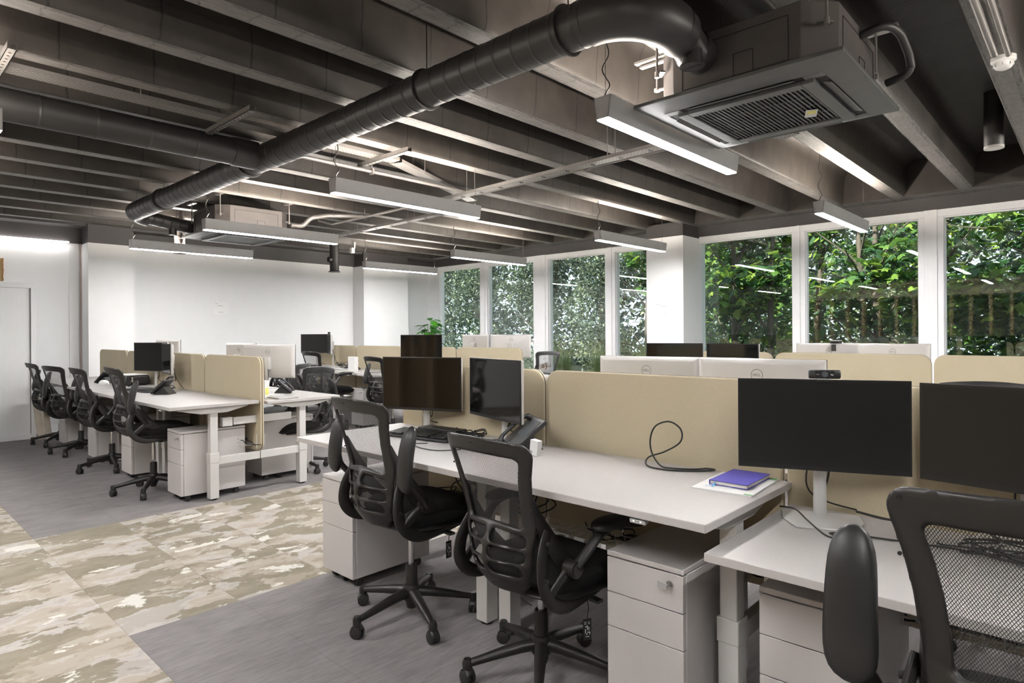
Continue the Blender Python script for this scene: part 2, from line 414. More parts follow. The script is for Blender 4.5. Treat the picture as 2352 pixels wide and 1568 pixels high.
# plate cut out of a signed field (inside < 0), mapped on a curved surface
def plate(f, u0, u1, v0, v1, step, surf, thick, rnd):
    us = np.arange(u0, u1 + step, step); vs = np.arange(v0, v1 + step, step)
    val = [[f(u, v) for v in vs] for u in us]
    idx = {}; pts = []; faces = []
    def P(key, u, v):
        if key not in idx: idx[key] = len(pts); pts.append((u, v))
        return idx[key]
    for i in range(len(us) - 1):
        for j in range(len(vs) - 1):
            cs = [(i, j), (i + 1, j), (i + 1, j + 1), (i, j + 1)]
            w = [val[a][b] for a, b in cs]
            if min(w) >= 0: continue
            poly = []
            for q in range(4):
                a, b = cs[q], cs[(q + 1) % 4]; va, vb = w[q], w[(q + 1) % 4]
                if va < 0: poly.append(P(('c', a), us[a[0]], vs[a[1]]))
                if (va < 0) != (vb < 0):
                    t = va / (va - vb)
                    poly.append(P(('e', min(a, b), max(a, b)), us[a[0]] + (us[b[0]] - us[a[0]]) * t, vs[a[1]] + (vs[b[1]] - vs[a[1]]) * t))
            if len(poly) >= 3: faces.append(tuple(poly))
    cnt = {}
    for fc in faces:
        for q in range(len(fc)):
            e = (fc[q], fc[(q + 1) % len(fc)]); cnt[e] = 1
    bd = [e for e in cnt if (e[1], e[0]) not in cnt]
    n = len(pts); m = MB(); top = []; bot = []
    for (u, v) in pts:
        d = max(0.0, -f(u, v)); e = min(1.0, d / rnd); t = thick / 2 * math.sqrt(max(0.0, 1 - (1 - e) ** 2)) * 0.75 + thick / 2 * 0.25
        p = Vector(surf(u, v)); du = Vector(surf(u + 1e-3, v)) - p; dv = Vector(surf(u, v + 1e-3)) - p
        nn = du.cross(dv).normalized(); top.append(p + nn * t); bot.append(p - nn * t)
    m.add(top + bot, faces + [tuple(n + i for i in reversed(fc)) for fc in faces] + [(b, a, n + a, n + b) for a, b in bd])
    return m

def sd_rbox(u, v, cu, cv, hu, hv, r):
    qx, qy = abs(u - cu) - hu + r, abs(v - cv) - hv + r
    return math.hypot(max(qx, 0), max(qy, 0)) + min(max(qx, qy), 0) - r

def bez(p0, p1, p2, p3, n=12):
    p0, p1, p2, p3 = map(Vector, (p0, p1, p2, p3))
    return [p0 * (1 - t) ** 3 + p1 * 3 * t * (1 - t) ** 2 + p2 * 3 * t * t * (1 - t) + p3 * t ** 3 for t in [i / n for i in range(n + 1)]]
def smooth_path(pts, n=6):
    P = [Vector(p) for p in pts]; out = []
    for i in range(len(P) - 1):
        a, b, c, d = P[max(i - 1, 0)], P[i], P[i + 1], P[min(i + 2, len(P) - 1)]
        for k in range(n):
            t = k / n
            out.append(0.5 * ((2 * b) + (c - a) * t + (2 * a - 5 * b + 4 * c - d) * t * t + (3 * b - a - 3 * c + d) * t ** 3))
    out.append(P[-1]); return out
# ------------------------------------------------------------------ room shell
XL, XR, YB, YW, ZC = -10.3, 5.0, -5.0, 8.5, 2.80
def S(name, m, mat, **kw): return struct(m.build(name, mat, None, **kw))
S('floor', MB().bb(XL - .3, XR + .3, YB - .3, YW + .45, -0.12, 0.0), 'floor')
# ribbed slab: profile across X, extruded along Y
RIBX = [-1.09 - 0.635 * k for k in range(14, -10, -1)]
prof = []
ZT = 3.19
first = True
pts = []
for i, x in enumerate(RIBX):
    xl, xr = x, x + 0.13
    def arc(cx, cz, r, a0, a1, n=5): return [(cx + r * math.cos(a0 + (a1 - a0) * k / n), cz + r * math.sin(a0 + (a1 - a0) * k / n)) for k in range(n + 1)]
    nxt = RIBX[i + 1] if i + 1 < len(RIBX) else None
    prof.append(('rib', xl, xr))
m = MB()
def strip(pl, y0, y1):
    n = len(pl); m.add([(x, y0, z) for x, z in pl] + [(x, y1, z) for x, z in pl], [(k, k + 1, n + k + 1, n + k) for k in range(n - 1)])
YE = 8.20
for i in range(len(RIBX) - 1):
    a, b = RIBX[i] + 0.13, RIBX[i + 1]
    r = 0.10
    pl = [(a, ZC), (a + 0.012, ZC + 0.02), (a + 0.03, ZT - r)] + [(a + 0.03 + r - r * math.cos(t), ZT - r + r * math.sin(t)) for t in [PI / 2 * k / 5 for k in range(1, 6)]]
    pr = [(a + b - x, z) for x, z in reversed(pl)]
    full = pl + pr
    strip(full, YB, YE)
    n0 = len(m.v); m.add([(x, YE, z) for x, z in full], [tuple(range(len(full)))])
me_c = m.build('ceiling', 'ceiling', None, smooth=35); struct(me_c)
m = MB()
for x in RIBX: m.add([(x, YB, ZC), (x + 0.13, YB, ZC), (x + 0.13, YE, ZC), (x, YE, ZC)], [(0, 1, 2, 3)])
S('trim_1', m, 'soffit')
S('ceiling_slab', MB().bb(XL - .4, XR + .4, YB - .4, YW + .6, 3.26, 3.5), 'dark_paint')
S('trim_2', MB().bb(XL, XR, YE + .006, YW + .2, ZC, 3.26), 'soffit')
S('trim_3', MB().bb(XL, XR, YW - 0.01, YW + .2, 2.66, ZC), 'dark_paint')
S('trim_4', MB().bb(XL - .02, XL + 0.055, YB, YW, 2.56, ZC + .4).bb(XL, XL + .32, YB, YW, ZC - .03, ZC + .4), 'dark_paint')
S('wall_left', MB().bb(XL - .2, XL, YB, YW + .2, 0, 3.3), 'wall_white')
for n_, (a, b) in enumerate(((2.326, 2.88), (6.67, 7.69))):
    S('wall_pier_%s' % ('left', 'corner')[n_], MB().bb(XL, -9.94, a, b, 0, 2.55), 'wall_white')
    S('trim_%d' % (5 + n_), MB().bb(XL, -9.942, a + .002, b - .002, 2.55, 2.83), 'dark_paint')
S('trim_7', MB().bb(XL, XL + .02, 2.185, 2.30, 0, 2.56), 'wall_white')
S('trim_8', MB().cyl((XL + .035, 2.313, 0.0), (XL + .035, 2.313, 2.56), 0.005, 8), 'clamp_pink')
S('baseboard_left', MB().bb(XL, XL + .012, YB, 2.18, 0, .1).bb(XL, XL + .012, 2.9, 6.65, 0, .1), 'frame_white')
S('wall_back', MB().bb(XL, XR, YB - .2, YB, 0, 3.3), 'wall_white')
S('wall_right', MB().bb(XR, XR + .2, YB, YW + .2, 0, 3.3), 'wall_white')
# window wall
ZS, ZH = 0.54, 2.66
S('wall_window', MB().bb(XL, XR, YW, YW + .2, 0, ZS), 'wall_white')
S('trim_9', MB().bb(XL, XR, YW - .17, YW + .03, ZS, ZS + .035), 'frame_white', bevel=.006)
cells = [(-10.02, -8.70), (-8.62, -7.33), (-7.11, -5.79), (-5.72, -4.42), (-4.29, -2.86), (-2.82, -1.45), (-1.33, 0.06), (0.12, 1.50), (1.58, 2.9), (3.0, 4.4)]
edges = [XL] + [v for c in cells for v in c] + [XR]
m = MB()
for k in range(0, len(edges), 2):
    m.bb(edges[k], edges[k + 1], YW, YW + .19, ZS, ZH)
S('trim_10', m, 'frame_white')
for k, (a, b) in enumerate(cells):
    f = MB(); w = .062
    f.bb(a, b, YW + .012, YW + .15, ZH - w - .02, ZH); f.bb(a, b, YW + .012, YW + .15, ZS + .03, ZS + w)
    f.bb(a, a + w, YW + .012, YW + .15, ZS + w, ZH - w - .02); f.bb(b - w, b, YW + .012, YW + .15, ZS + w, ZH - w - .02)
    g = w + .012
    f.bb(a + w - .01, b - w + .01, YW + .045, YW + .12, ZH - w - .034, ZH - .01); f.bb(a + w - .01, a + g, YW + .045, YW + .12, ZS + w + .012, ZH - w - .034); f.bb(b - g, b - w + .01, YW + .045, YW + .12, ZS + w + .012, ZH - w - .034); f.bb(a + w - .01, b - w + .01, YW + .045, YW + .12, ZS + .04, ZS + w + .012)
    fo = S('window_%d' % (k + 1), f, 'frame_white', bevel=.004)
    go = MB().bb(a + w, b - w, YW + .082, YW + .088, ZS + .05, ZH - .07).build('pane', 'glass', fo)
S('wall_column', MB().bb(-4.79, -4.21, 8.02, YW + .19, 0, 2.635), 'wall_white')
S('trim_11', MB().bb(-4.788, -4.212, 8.022, YW + .19, 2.635, 2.83), 'dark_paint')

# ------------------------------------------------------------------ cupboard, art and papers on the left
t = thing('tambour_cupboard', 'tall white tambour door cupboard standing against the left wall', 'cupboard', (XL + .01, 0.35, 0))
c = MB(); D = .45
c.bb(0, D, -1.0, 1.385, 0, .06); c.bb(0, D, -1.0, 1.385, 1.90, 1.965); c.bb(0, D, 1.335, 1.385, .06, 1.90); c.bb(0, D, -1.0, -.95, .06, 1.90); c.bb(0, .02, -.95, 1.335, .06, 1.9)
c.build('carcass', 'cupboard', t, bevel=.003)
d = MB(); pf = [(.02, -.95)]; y = -.95
while y < 1.325:
    pf += [(D - .030, y), (D - .0294, y + .003), (D - .0291, y + .0085), (D - .0294, y + .014)]; y += .017
d.prism(pf + [(D - .030, y), (.02, y)], 'z', .06, 1.9).build('tambour_door', 'cupboard', t, smooth=25)
t = thing('framed_artwork', 'carved wooden artwork with rusty edges hung above the cupboard', 'artwork', (XL + .02, 1.27, 2.15))
MB().box((0, 0, 0), (.03, .40, .29)).build('panel', 'artwood', t, bevel=.006)
m = MB()
for k in range(22):
    m.box((.008, .20 + random.uniform(-.003, .005), -.14 + k * .0133), (.03, .012, .014), (random.uniform(-.4, .4), 0, 0))
m.build('rough_edge', 'artedge', t)
o = MB().bb(XL + .045, XL + .10, -3.0, 2.17, 2.555, 2.572).build('cove_light', 'cove_glow', None)
tag(o, 'bright strip light washing the top of the left wall above the cupboard', 'light')
def notice(name, label, M, w, h):
    t = thing(name, label, 'notice'); t.matrix_world = M
    MB().box((0, 0, 0), (w, .001, h)).build('sheet', 'paper', t)
    q = MB()
    q.box((-w * .30, -.0012, h * .36), (w * .18, .0006, .006)); q.box((-w * .02, -.0012, h * .20), (w * .30, .0006, .007)); q.box((-w * .20, -.0012, h * .20), (w * .03, .0006, .009))
    q.box((0, -.0012, -h * .30), (w * .42, .0006, .004)); q.box((0, -.0012, -h * .36), (w * .24, .0006, .003))
    q.build('printed_lines', 'ink', t)
notice('paper_notice', 'white paper notice taped to the plain back wall behind the far desks', Matrix.Translation((XL + .004, 4.22, 1.72)) @ Matrix.Rotation(PI / 2, 4, 'Z'), .24, .20)
notice('paper_notice', 'white paper notice taped to the front of the window column', Matrix.Translation((-4.51, 8.015, 1.61)), .30, .22)
# boards leaning beside the far chair
t = thing('leaning_boards', 'cream rolled boards leaning under the far end desk beside the cupboard', 'boards', (-9.74, 1.74, 0), 0)
MB().box((0, 0, .27), (.04, .07, .54), (0.12, 0, 0)).build('board', 'board_cream', t)
MB().box((.12, .06, .26), (.04, .06, .52), (0.10, 0, 0)).build('board', 'board_cream', t)

# ------------------------------------------------------------------ pendant lamps
def make_lamp():
    t = thing('linear_pendant_lamp', 'lamp', 'lamp')
    L = 1.5; w0, w1, h = .036, .050, .108
    b = MB(); b.prism([(-w0, 0), (-w0 + .006, 0), (-w1 + .005, h - .004), (w1 - .005, h - .004), (w0 - .006, 0), (w0, 0), (w1, h), (-w1, h)], 'y', -L / 2, L / 2)
    b.prism([(-w0, 0), (w0, 0), (w1, h), (-w1, h)], 'y', -L / 2, -L / 2 + .004).prism([(-w0, 0), (w0, 0), (w1, h), (-w1, h)], 'y', L / 2 - .004, L / 2)
    b.build('housing', 'lamp_body', t)
    MB().bb(-w0 + .005, w0 - .005, -L / 2 + .006, L / 2 - .006, -.006, .010).build('diffuser', 'lamp_glow', t)
    MB().bb(-.012, .012, -L / 2 + .03, L / 2 - .03, h + .0005, h + .004).build('uplight', 'lamp_up', t)
    for y in (-L / 2 + .03, L / 2 - .03):
        MB().cyl((0, y, h), (0, y, .845), .0015, 5).cyl((0, y, h), (0, y, h + .02), .006, 8).build('suspension_wire', 'chrome', t)
    p = [(0, -L / 2 + .03, h), (.004, -L / 2 + .034, h + .03), (.012, -L / 2 + .05, h + .07), (-.012, -L / 2 + .02, h + .14), (.012, -L / 2 + .045, h + .22), (-.006, -L / 2 + .03, h + .30), (0, -L / 2 + .03, .45)]
    MB().tube(smooth_path(p, 5), .0035, 6).build('power_cable', 'cable_black', t)
    return t
LAMPS = [(-1.78, 3.325, 'grey linear pendant lamp hanging nearest, beside the large ceiling air unit'), (-4.165, 3.275, 'grey linear pendant lamp over the aisle left of the nearest one'),
         (-6.535, 3.265, 'grey linear pendant lamp right under the small far air unit'), (-8.57, 3.19, 'grey linear pendant lamp farthest left in the nearer lamp row'),
         (-1.825, 6.75, 'grey linear pendant lamp in front of the right hand windows'), (-4.18, 6.68, 'grey linear pendant lamp ending at the window column'),
         (-6.55, 6.59, 'grey linear pendant lamp in front of the narrow left windows'), (-8.605, 6.53, 'grey linear pendant lamp nearest to the potted plant'),
         (-4.13, -0.16, 'grey linear pendant lamp cut by the left edge of the photo'), (-1.78, -0.16, 'unseen lamp added for light behind the viewpoint over the aisle, near the wooden fins'),  # unseen lamps from here on are added to light the room
         (-6.53, -0.16, 'unseen lamp added for light behind the viewpoint, farther along towards the cupboard'), (0.57, 3.3, 'lamp added for light out of view right of the large air unit'),
         (0.57, 6.7, 'lamp added for light out of view by the right hand windows'), (0.57, -0.16, 'unseen lamp added for light behind the viewpoint by the near desks'), (2.9, 3.3, 'unseen lamp added for light far off to the right over more desks'), (2.9, 6.7, 'unseen lamp added for light far off to the right by the windows')]
lamp0 = make_lamp()
for i, (x, y, lb) in enumerate(LAMPS):
    o = lamp0 if i == 0 else copy_tree(lamp0)
    place(o, (x, y, 2.35)); relabel(o, lb, 'linear pendant lamps')
# ------------------------------------------------------------------ ducts
ZD = 2.665
def spiral(p0, p1, r, pitch, end=True):
    p0, p1 = Vector(p0), Vector(p1); L = (p1 - p0).length; n = int(L / pitch); pts = []; rr = []
    for k in range(n + 1):
        a = k * pitch
        for da, dr in ((0, 0), (pitch * .5 - .016, 0), (pitch * .5 - .005, 0), (pitch * .5 - .002, .0022), (pitch * .5 + .002, .0022), (pitch * .5 + .005, 0), (pitch * .5 + .016, 0)):
            if a + da < L: pts.append(p0.lerp(p1, (a + da) / L)); rr.append(r + dr)
    pts.append(p1); rr.append(r); return pts, rr
t = thing('spiral_duct', 'large dark spiral air duct crossing the whole ceiling in front of the ribs', 'duct', (-4.7, 2.27, ZD))
def rel(p): return Vector(p) - Vector((-4.7, 2.27, ZD))
p, r = spiral((-7.75, 2.27, ZD), (-1.63, 2.27, ZD), .098, .118)
MB().tube([rel(q) for q in p], r, 28).build('straight_run', 'duct_paint', t)
bend = [(-1.63, 2.27, ZD)] + [(-1.63 + .26 * math.sin(a), 2.27 + .26 - .26 * math.cos(a), ZD - .02 * (1 - math.cos(a))) for a in [PI / 2 * k / 12 for k in range(1, 13)]]
MB().tube([rel(q) for q in bend], .104, 28).build('elbow', 'duct_paint', t)
ex = [(-1.37, 2.53, ZD - .02), (-1.37, 2.58, ZD - .03), (-1.37, 2.60, ZD - .03), (-1.37, 2.605, ZD - .03), (-1.37, 2.70, ZD - .06), (-1.37, 2.705, ZD - .06), (-1.37, 2.80, ZD - .07)]
MB().tube([rel(q) for q in ex], [.104, .100, .100, .084, .080, .090, .082], 28).build('reducer', 'duct_paint', t)
MB().tube([rel(q) for q in ((-1.345, 2.66, ZD - .06), (-1.345, 2.66, ZD - .155), (-1.345, 2.66, ZD - .156), (-1.345, 2.66, ZD - .165))], [.045, .045, .055, .055], 20).box(rel((-1.345, 2.66, ZD - .166)), (.10, .006, .004)).build('spigot', 'duct_paint', t)
for y0, s_ in ((-7.75, -1),):
    b2 = [(-7.75, 2.27, ZD)] + [(-7.75 - .17 * math.sin(a), 2.27 + .17 - .17 * math.cos(a), ZD - .03 * (1 - math.cos(a))) for a in [PI / 2 * k / 8 for k in range(1, 9)]]
    MB().tube([rel(q) for q in b2], .100, 24).build('elbow', 'duct_paint', t)
    q, rr = spiral((-7.92, 2.44, ZD - .03), (-7.92, 2.98, ZD - .10), .075, .09)
    MB().tube([rel(v) for v in q], rr, 24).build('end_run', 'duct_paint', t)
    MB().cyl(rel((-7.92, 2.70, ZD - .10)), rel((-7.92, 2.70, ZD - .20)), .045, 18).build('spigot', 'duct_paint', t)
for x in (-6.9, -4.95, -2.75, -1.75):
    MB().tube([rel((x, 2.27 + .103 * math.cos(a), ZD + .103 * math.sin(a))) for a in [2 * PI * k / 28 for k in range(29)]], .006, 6, flat=(2.2, 1)).cyl(rel((x, 2.27, ZD + .1)), rel((x, 2.27, 3.1)), .004, 6).build('hanger_band', 'duct_paint', t)
t = thing('branch_duct', 'wide dark branch duct running alongside the ribs to the left', 'duct', (-4.72, 0, ZD))
p, r = spiral((0, -3.2, 0), (0, 2.10, 0), .098, .30)
MB().tube(p, r, 28).build('straight_run', 'duct_paint', t)
MB().tube([(0, 2.02, 0), (0, 2.04, 0), (0, 2.20, 0)], [.102, .106, .106], 28).build('collar', 'duct_paint', t)
for x, y, z0, z1, r, lb, mt in ((-8.62, 3.02, 2.34, 2.76, .062, 'pale vertical duct stub with a side outlet beside the far air unit', 'ac_body'), (-9.35, 5.70, 2.33, 2.62, .075, 'dark vertical duct stub with a round outlet beyond the far lamps', 'duct_paint')):
    t = thing('duct_stub', lb, 'duct', (x, y, z0))
    MB().lathe([(r * 1.28, 0), (r * 1.28, .01), (r, .02), (r, (z1 - z0) * .45), (r * 1.06, (z1 - z0) * .46), (r * 1.06, (z1 - z0) * .52), (r, (z1 - z0) * .53), (r, z1 - z0 + .2)], seg=24).build('stub', mt, t)
    MB().tube([(0, 0, (z1 - z0) * .7), (0, -.11, (z1 - z0) * .7), (0, -.111, (z1 - z0) * .7), (0, -.09, (z1 - z0) * .7)], [r * .62, r * .62, r * .5, r * .5], 18).build('side_outlet', mt, t)
t = thing('round_ceiling_spigot', 'short dark round spigot capped with silver, hanging in the rightmost bay', 'duct', (-.60, 6.30, 2.74))
MB().lathe([(.062, 0), (.066, .006), (.066, .20), (.066, .45)], seg=28).build('tube', 'duct_paint', t)
MB().lathe([(.05, -.002), (.067, -.002), (.067, .018), (.064, .018), (.062, .004)], seg=28).build('foil_collar', 'silver', t)

# ------------------------------------------------------------------ air cassettes
def make_ac():
    t = thing('ceiling_air_unit', 'ac', 'air conditioner')
    s = .485
    a, b = s, s - .11
    P = MB()
    P.add([(x * a, y * a, 0.012) for x, y in ((-1, -1), (1, -1), (1, 1), (-1, 1))] + [(x * b, y * b, -.012) for x, y in ((-1, -1), (1, -1), (1, 1), (-1, 1))] + [(x * a, y * a, 0.03) for x, y in ((-1, -1), (1, -1), (1, 1), (-1, 1))],
          [(0, 1, 5, 4), (1, 2, 6, 5), (2, 3, 7, 6), (3, 0, 4, 7), (0, 1, 9, 8), (1, 2, 10, 9), (2, 3, 11, 10), (3, 0, 8, 11), (8, 9, 10, 11)])
    P.build('panel_rim', 'ac_panel', t, smooth=20, bevel=.003)
    MB().bb(-b, b, -b, b, -.010, .02).build('vent_recess', 'ac_dark', t)
    g = .27
    F = MB()
    for sx in (-1, 1): F.bb(min(sx * g, sx * .325), max(sx * g, sx * .325), -.325, .325, -.028, -.008)
    for sy in (-1, 1): F.bb(-g, g, min(sy * g, sy * .325), max(sy * g, sy * .325), -.028, -.008)
    for sx in (-1, 1):
        for sy in (-1, 1): F.bb(min(sx * .29, sx * b), max(sx * .29, sx * b), min(sy * .3251, sy * b), max(sy * .3251, sy * b), -.014, -.008)
    F.build('grille_frame', 'ac_panel', t, bevel=.003)
    G = MB(); n = 26
    for k in range(n): 
        x = -g + .012 + (2 * g - .024) * k / (n - 1); G.box((x, 0, -.018), (.0075, 2 * g, .004))
    for y in (-.13, 0, .13): G.bb(-g, g, y - .003, y + .003, -.018, -.012)
    G.build('grille', 'ac_panel', t)
    for k in range(4):
        fl = MB().box((0, -.352, -.012), (.50, .045, .006), (.35, 0, 0)).xf(Matrix.Rotation(k * PI / 2, 4, 'Z'))
        fl.build('louvre', 'ac_panel', t, bevel=.002)
    q = .42; c_ = .12
    MB().prism([(-q + c_, -q), (q - c_, -q), (q, -q + c_), (q, q - c_), (q - c_, q), (-q + c_, q), (-q, q - c_), (-q, -q + c_)], 'z', .03, .30).build('casing', 'ac_body', t, bevel=.004)
    S_ = MB()
    for k in range(4):
        w = MB()
        for z0 in (.06, .255): w.box((0, -q - .001, z0), (.50, .003, .003))
        for x0 in (-.25, .25): w.box((x0, -q - .001, .157), (.003, .003, .195))
        for z0 in (.06, .16): w.box((.05, -q - .001, z0), (.09, .003, .003))
        for x0 in (.005, .095): w.box((x0, -q - .001, .11), (.003, .003, .10))
        w.xf(Matrix.Rotation(k * PI / 2, 4, 'Z')); S_.add(w.v, w.f)
    S_.build('panel_joint', 'ac_dark', t)
    for sx in (-1, 1):
        for sy in (-1, 1):
            h = MB().cyl((sx * .40, sy * .40, .19), (sx * .40, sy * .40, .42), .006, 8).box((sx * .385, sy * .385, .19), (.07, .025, .008), (0, 0, sx * sy * -PI / 4)).lathe([(.012, .17), (.012, .20)], (sx * .40, sy * .40, 0), 8)
            h.bb(sx * .40 - .10, sx * .40 + .10, sy * .40 - .022, sy * .40 + .022, .40, .425)
            h.build('hanger', 'tray_grey', t)
    return t
ac = make_ac()
relabel(place(ac, (-1.225, 3.235, 2.41)), 'large dark ceiling air cassette with a slatted grille, nearest the camera', 'ceiling air cassettes')
st = MB().box((.19, -.02, 0), (.115, .055, .001)).build('sticker', 'paper', ac, loc=(.13, .28, -.0255), rot=(0, 0, -1.2)); st['label'] = 'white and yellow sticker'
MB().box((.21, -.02, -.0008), (.04, .04, .001)).build('yellow_print', 'yellow_print', st)
a2 = copy_tree(ac)
for ch in kids(a2):
    if ch.name.startswith('sticker'):
        for g_ in kids(ch): bpy.data.objects.remove(g_)
        bpy.data.objects.remove(ch)
relabel(place(a2, (-7.40, 3.27, 2.43)), 'ceiling air cassette with bright lit casing in the far left bay', 'ceiling air cassettes')
# pipes to the cassettes
def pipe(name, label, pts, r, mat='tray_grey', bands=()):
    c = Vector(pts[0]); t = thing(name, label, 'pipe', c)
    MB().tube([Vector(p) - c for p in pts], r, 12).build('pipe_run', mat, t)
    for b, top in bands:
        b = Vector(b) - c
        MB().box(b, (r * 3, .02, r * 3)).cyl(b, b + Vector((0, 0, top)), .004, 6).build('bracket', mat, t)
    return t
def rnd_corner(pts, r=.04, n=5):
    P = [Vector(p) for p in pts]; out = [P[0]]
    for i in range(1, len(P) - 1):
        a = (P[i - 1] - P[i]).normalized(); b = (P[i + 1] - P[i]).normalized()
        s, e = P[i] + a * r, P[i] + b * r
        for k in range(n + 1):
            t = k / n; out.append(s * (1 - t) ** 2 + P[i] * 2 * t * (1 - t) + e * t * t)
    return out + [P[-1]]
pipe('condensate_pipe', 'lagged dark pipe looping down at the right of the large air cassette', rnd_corner([(-.80, 3.26, 2.67), (-.70, 3.26, 2.69), (-.66, 3.34, 2.67), (-.65, 3.50, 2.60), (-.65, 3.52, 2.53), (-.76, 3.55, 2.52)], .045), .019, 'duct_paint')
pipe('condensate_pipe', 'pale lagged pipe rising from the lit casing of the far cassette', rnd_corner([(-7.05, 3.72, 2.60), (-7.02, 3.86, 2.60), (-6.96, 3.92, 2.70), (-6.90, 4.10, 2.745), (-6.60, 4.45, 2.745)], .05), .028, 'tray_grey')
pipe('steel_conduit', 'long steel conduit crossing the bays beside the perforated tray', rnd_corner([(-4.56, 2.45, 2.69), (-4.56, 4.40, 2.69), (-2.0, 4.40, 2.725)], .03), .016, 'tray_grey', [((-4.56, 3.15, 2.69), .1), ((-3.2, 4.40, 2.71), .1)])
pipe('steel_conduit', 'short steel conduit crossing beyond the far air cassette', rnd_corner([(-7.35, 4.25, 2.76), (-7.35, 4.45, 2.735), (-5.75, 4.45, 2.735)], .03), .016, 'tray_grey', [((-6.6, 4.45, 2.735), .1)])
pipe('ceiling_conduit', 'twin white-grey conduit clipped along the rightmost rib, outer one', [(-.40, 2.2, 2.775), (-.40, 4.25, 2.775)], .018, 'tray_grey')
pipe('ceiling_conduit', 'twin white-grey conduit clipped along the rightmost rib, inner one', [(-.345, 2.2, 2.775), (-.345, 4.30, 2.775)], .014, 'tray_grey')
t = thing('smoke_detector', 'white smoke detector fixed under the rightmost ceiling rib', 'smoke detector', (-.375, 4.40, 2.80))
MB().lathe([(.058, 0), (.058, -.022), (.054, -.026), (.046, -.030)], seg=28).build('base', 'white_plastic', t)
MB().lathe([(.046, -.030), (.046, -.046), (.036, -.060), (.020, -.068), (.0, -.068)], seg=28).build('sensor_head', 'white_plastic', t)
v = MB()
for k in range(8): v.box((.042 * math.cos(k * PI / 4), .042 * math.sin(k * PI / 4), -.046), (.012, .004, .012), (0, 0, k * PI / 4))
v.build('sensor_vent', 'button_grey', t)

# ------------------------------------------------------------------ perforated cable trays
def m_tray():
    k = NT('perforated_tray'); tc = k.n('ShaderNodeTexCoord'); sp = k.n('ShaderNodeSeparateXYZ'); k.l(tc.outputs['Object'], sp.inputs[0])
    a = k.math('DIVIDE', sp.outputs[0], .034); b = k.math('DIVIDE', sp.outputs[1], .02)
    row = k.math('FLOOR', b); a2 = k.math('ADD', a, k.math('MULTIPLY', row, .5))
    h = k.math('MULTIPLY', k.math('LESS_THAN', k.math('FRACT', a2), .55), k.math('LESS_THAN', k.math('ABSOLUTE', k.math('SUBTRACT', k.math('FRACT', b), .5)), .16))
    c = k.mix(h, (0.20, 0.19, 0.185), (0.012, 0.012, 0.012))
    MATS['tray'] = k.fin(k.bsdf(c, 0.42, 0.2))
m_tray()
def tray(label, a, b, w=.11, clips=0):
    a, b = Vector(a), Vector(b); L = (b - a).length; t = thing('cable_tray', label, 'cable tray', a, math.atan2(b.y - a.y, b.x - a.x))
    MB().bb(0, L, -w / 2, w / 2, 0, .002).build('tray_bed', 'tray', t)
    for s in (-1, 1): MB().bb(0, L, s * w / 2 - .0015, s * w / 2 + .0015, 0, .028).build('tray_flange', 'tray_grey', t)
    if clips:
        m = MB()
        for k in range(clips): m.tube([(L * (k + .7) / (clips + .5) + .012 * math.cos(q), .022 * math.sin(q), -.004) for q in [2 * PI * j / 8 for j in range(8)]], .0025, 5)
        m.build('cable_tie', 'cable_black', t)
    n = max(2, int(L / 1.2))
    for k in range(n):
        x = L * (k + .5) / n
        for s in (-1, 1): MB().cyl((x, s * w / 2, 0), (x, s * w / 2, 2.95 - a.z), .004, 6).build('hanging_rod', 'tray_grey', t)
    return t
tray('long perforated tray crossing the middle bays with cable ties', (-5.35, 4.30, 2.655), (-1.95, 4.13, 2.655), .10, 12)
tray('perforated tray running alongside the ribs over the branch duct', (-4.40, -2.0, 2.768), (-4.40, 3.28, 2.768), .12)
tray('pale perforated tray sloping away beyond the main duct', (-4.42, 3.30, 2.765), (-5.1, 4.85, 2.72), .12)
tray('far perforated tray between the lamp rows', (-8.0, 4.95, 2.70), (-5.7, 4.90, 2.70), .10, 6)
tray('short perforated tray ending below the large air cassette', (-1.90, 4.0, 2.70), (-1.62, 4.72, 2.70), .14)
def strut(label, a, b):
    a, b = Vector(a), Vector(b); L = (b - a).length; t = thing('strut_channel', label, 'bracket', a, math.atan2(b.y - a.y, b.x - a.x))
    m = MB().bb(0, L, -.02, .02, 0, .003).bb(0, L, -.02, -.017, 0, .035).bb(0, L, .017, .02, 0, .035); nf = len(m.f); k = .04
    while k < L - .03: m.lathe([(.007, -.001), (.007, .001)], (k, 0, 0), 10); k += .05
    o = m.build('channel', 'tray_grey', t); o.data.materials.append(MATS['ac_dark'])
    for p in o.data.polygons:
        if p.index >= nf: p.material_index = 1
strut('steel strut channel carrying the tray beside the branch duct junction', (-4.66, 1.83, 2.73), (-3.96, 1.83, 2.73))
strut('brightly lit steel strut channel carrying the pale sloping tray', (-4.66, 3.09, 2.73), (-3.96, 3.09, 2.73))
strut('steel strut channel at the left edge of the photo', (-4.66, .61, 2.73), (-3.96, .61, 2.73))
t = thing('beam_bracket', 'small brass-lit bracket with a threaded rod left of the large air cassette', 'bracket', (-1.72, 2.95, 2.74))
MB().box((0, 0, .0), (.20, .03, .012)).box((0, .02, -.02), (.16, .03, .01)).build('channel', 'tray_grey', t)
MB().cyl((.03, 0, 0), (.03, 0, -.17), .006, 8).lathe([(.016, -.18), (.016, -.165)], (.03, 0, 0), 10).box((.055, 0, -.175), (.06, .025, .006)).build('threaded_rod', 'tray_grey', t)
t = thing('wall_sensor', 'small white sensor box on the far ceiling edge above the corner lamp', 'sensor', (-9.2, 5.95, 2.70))
MB().box((0, 0, 0), (.07, .06, .09)).build('case', 'white_plastic', t, bevel=.006)
MB().cyl((.03, .03, .04), (.03, .03, .14), .01, 8).build('stem', 'white_plastic', t)
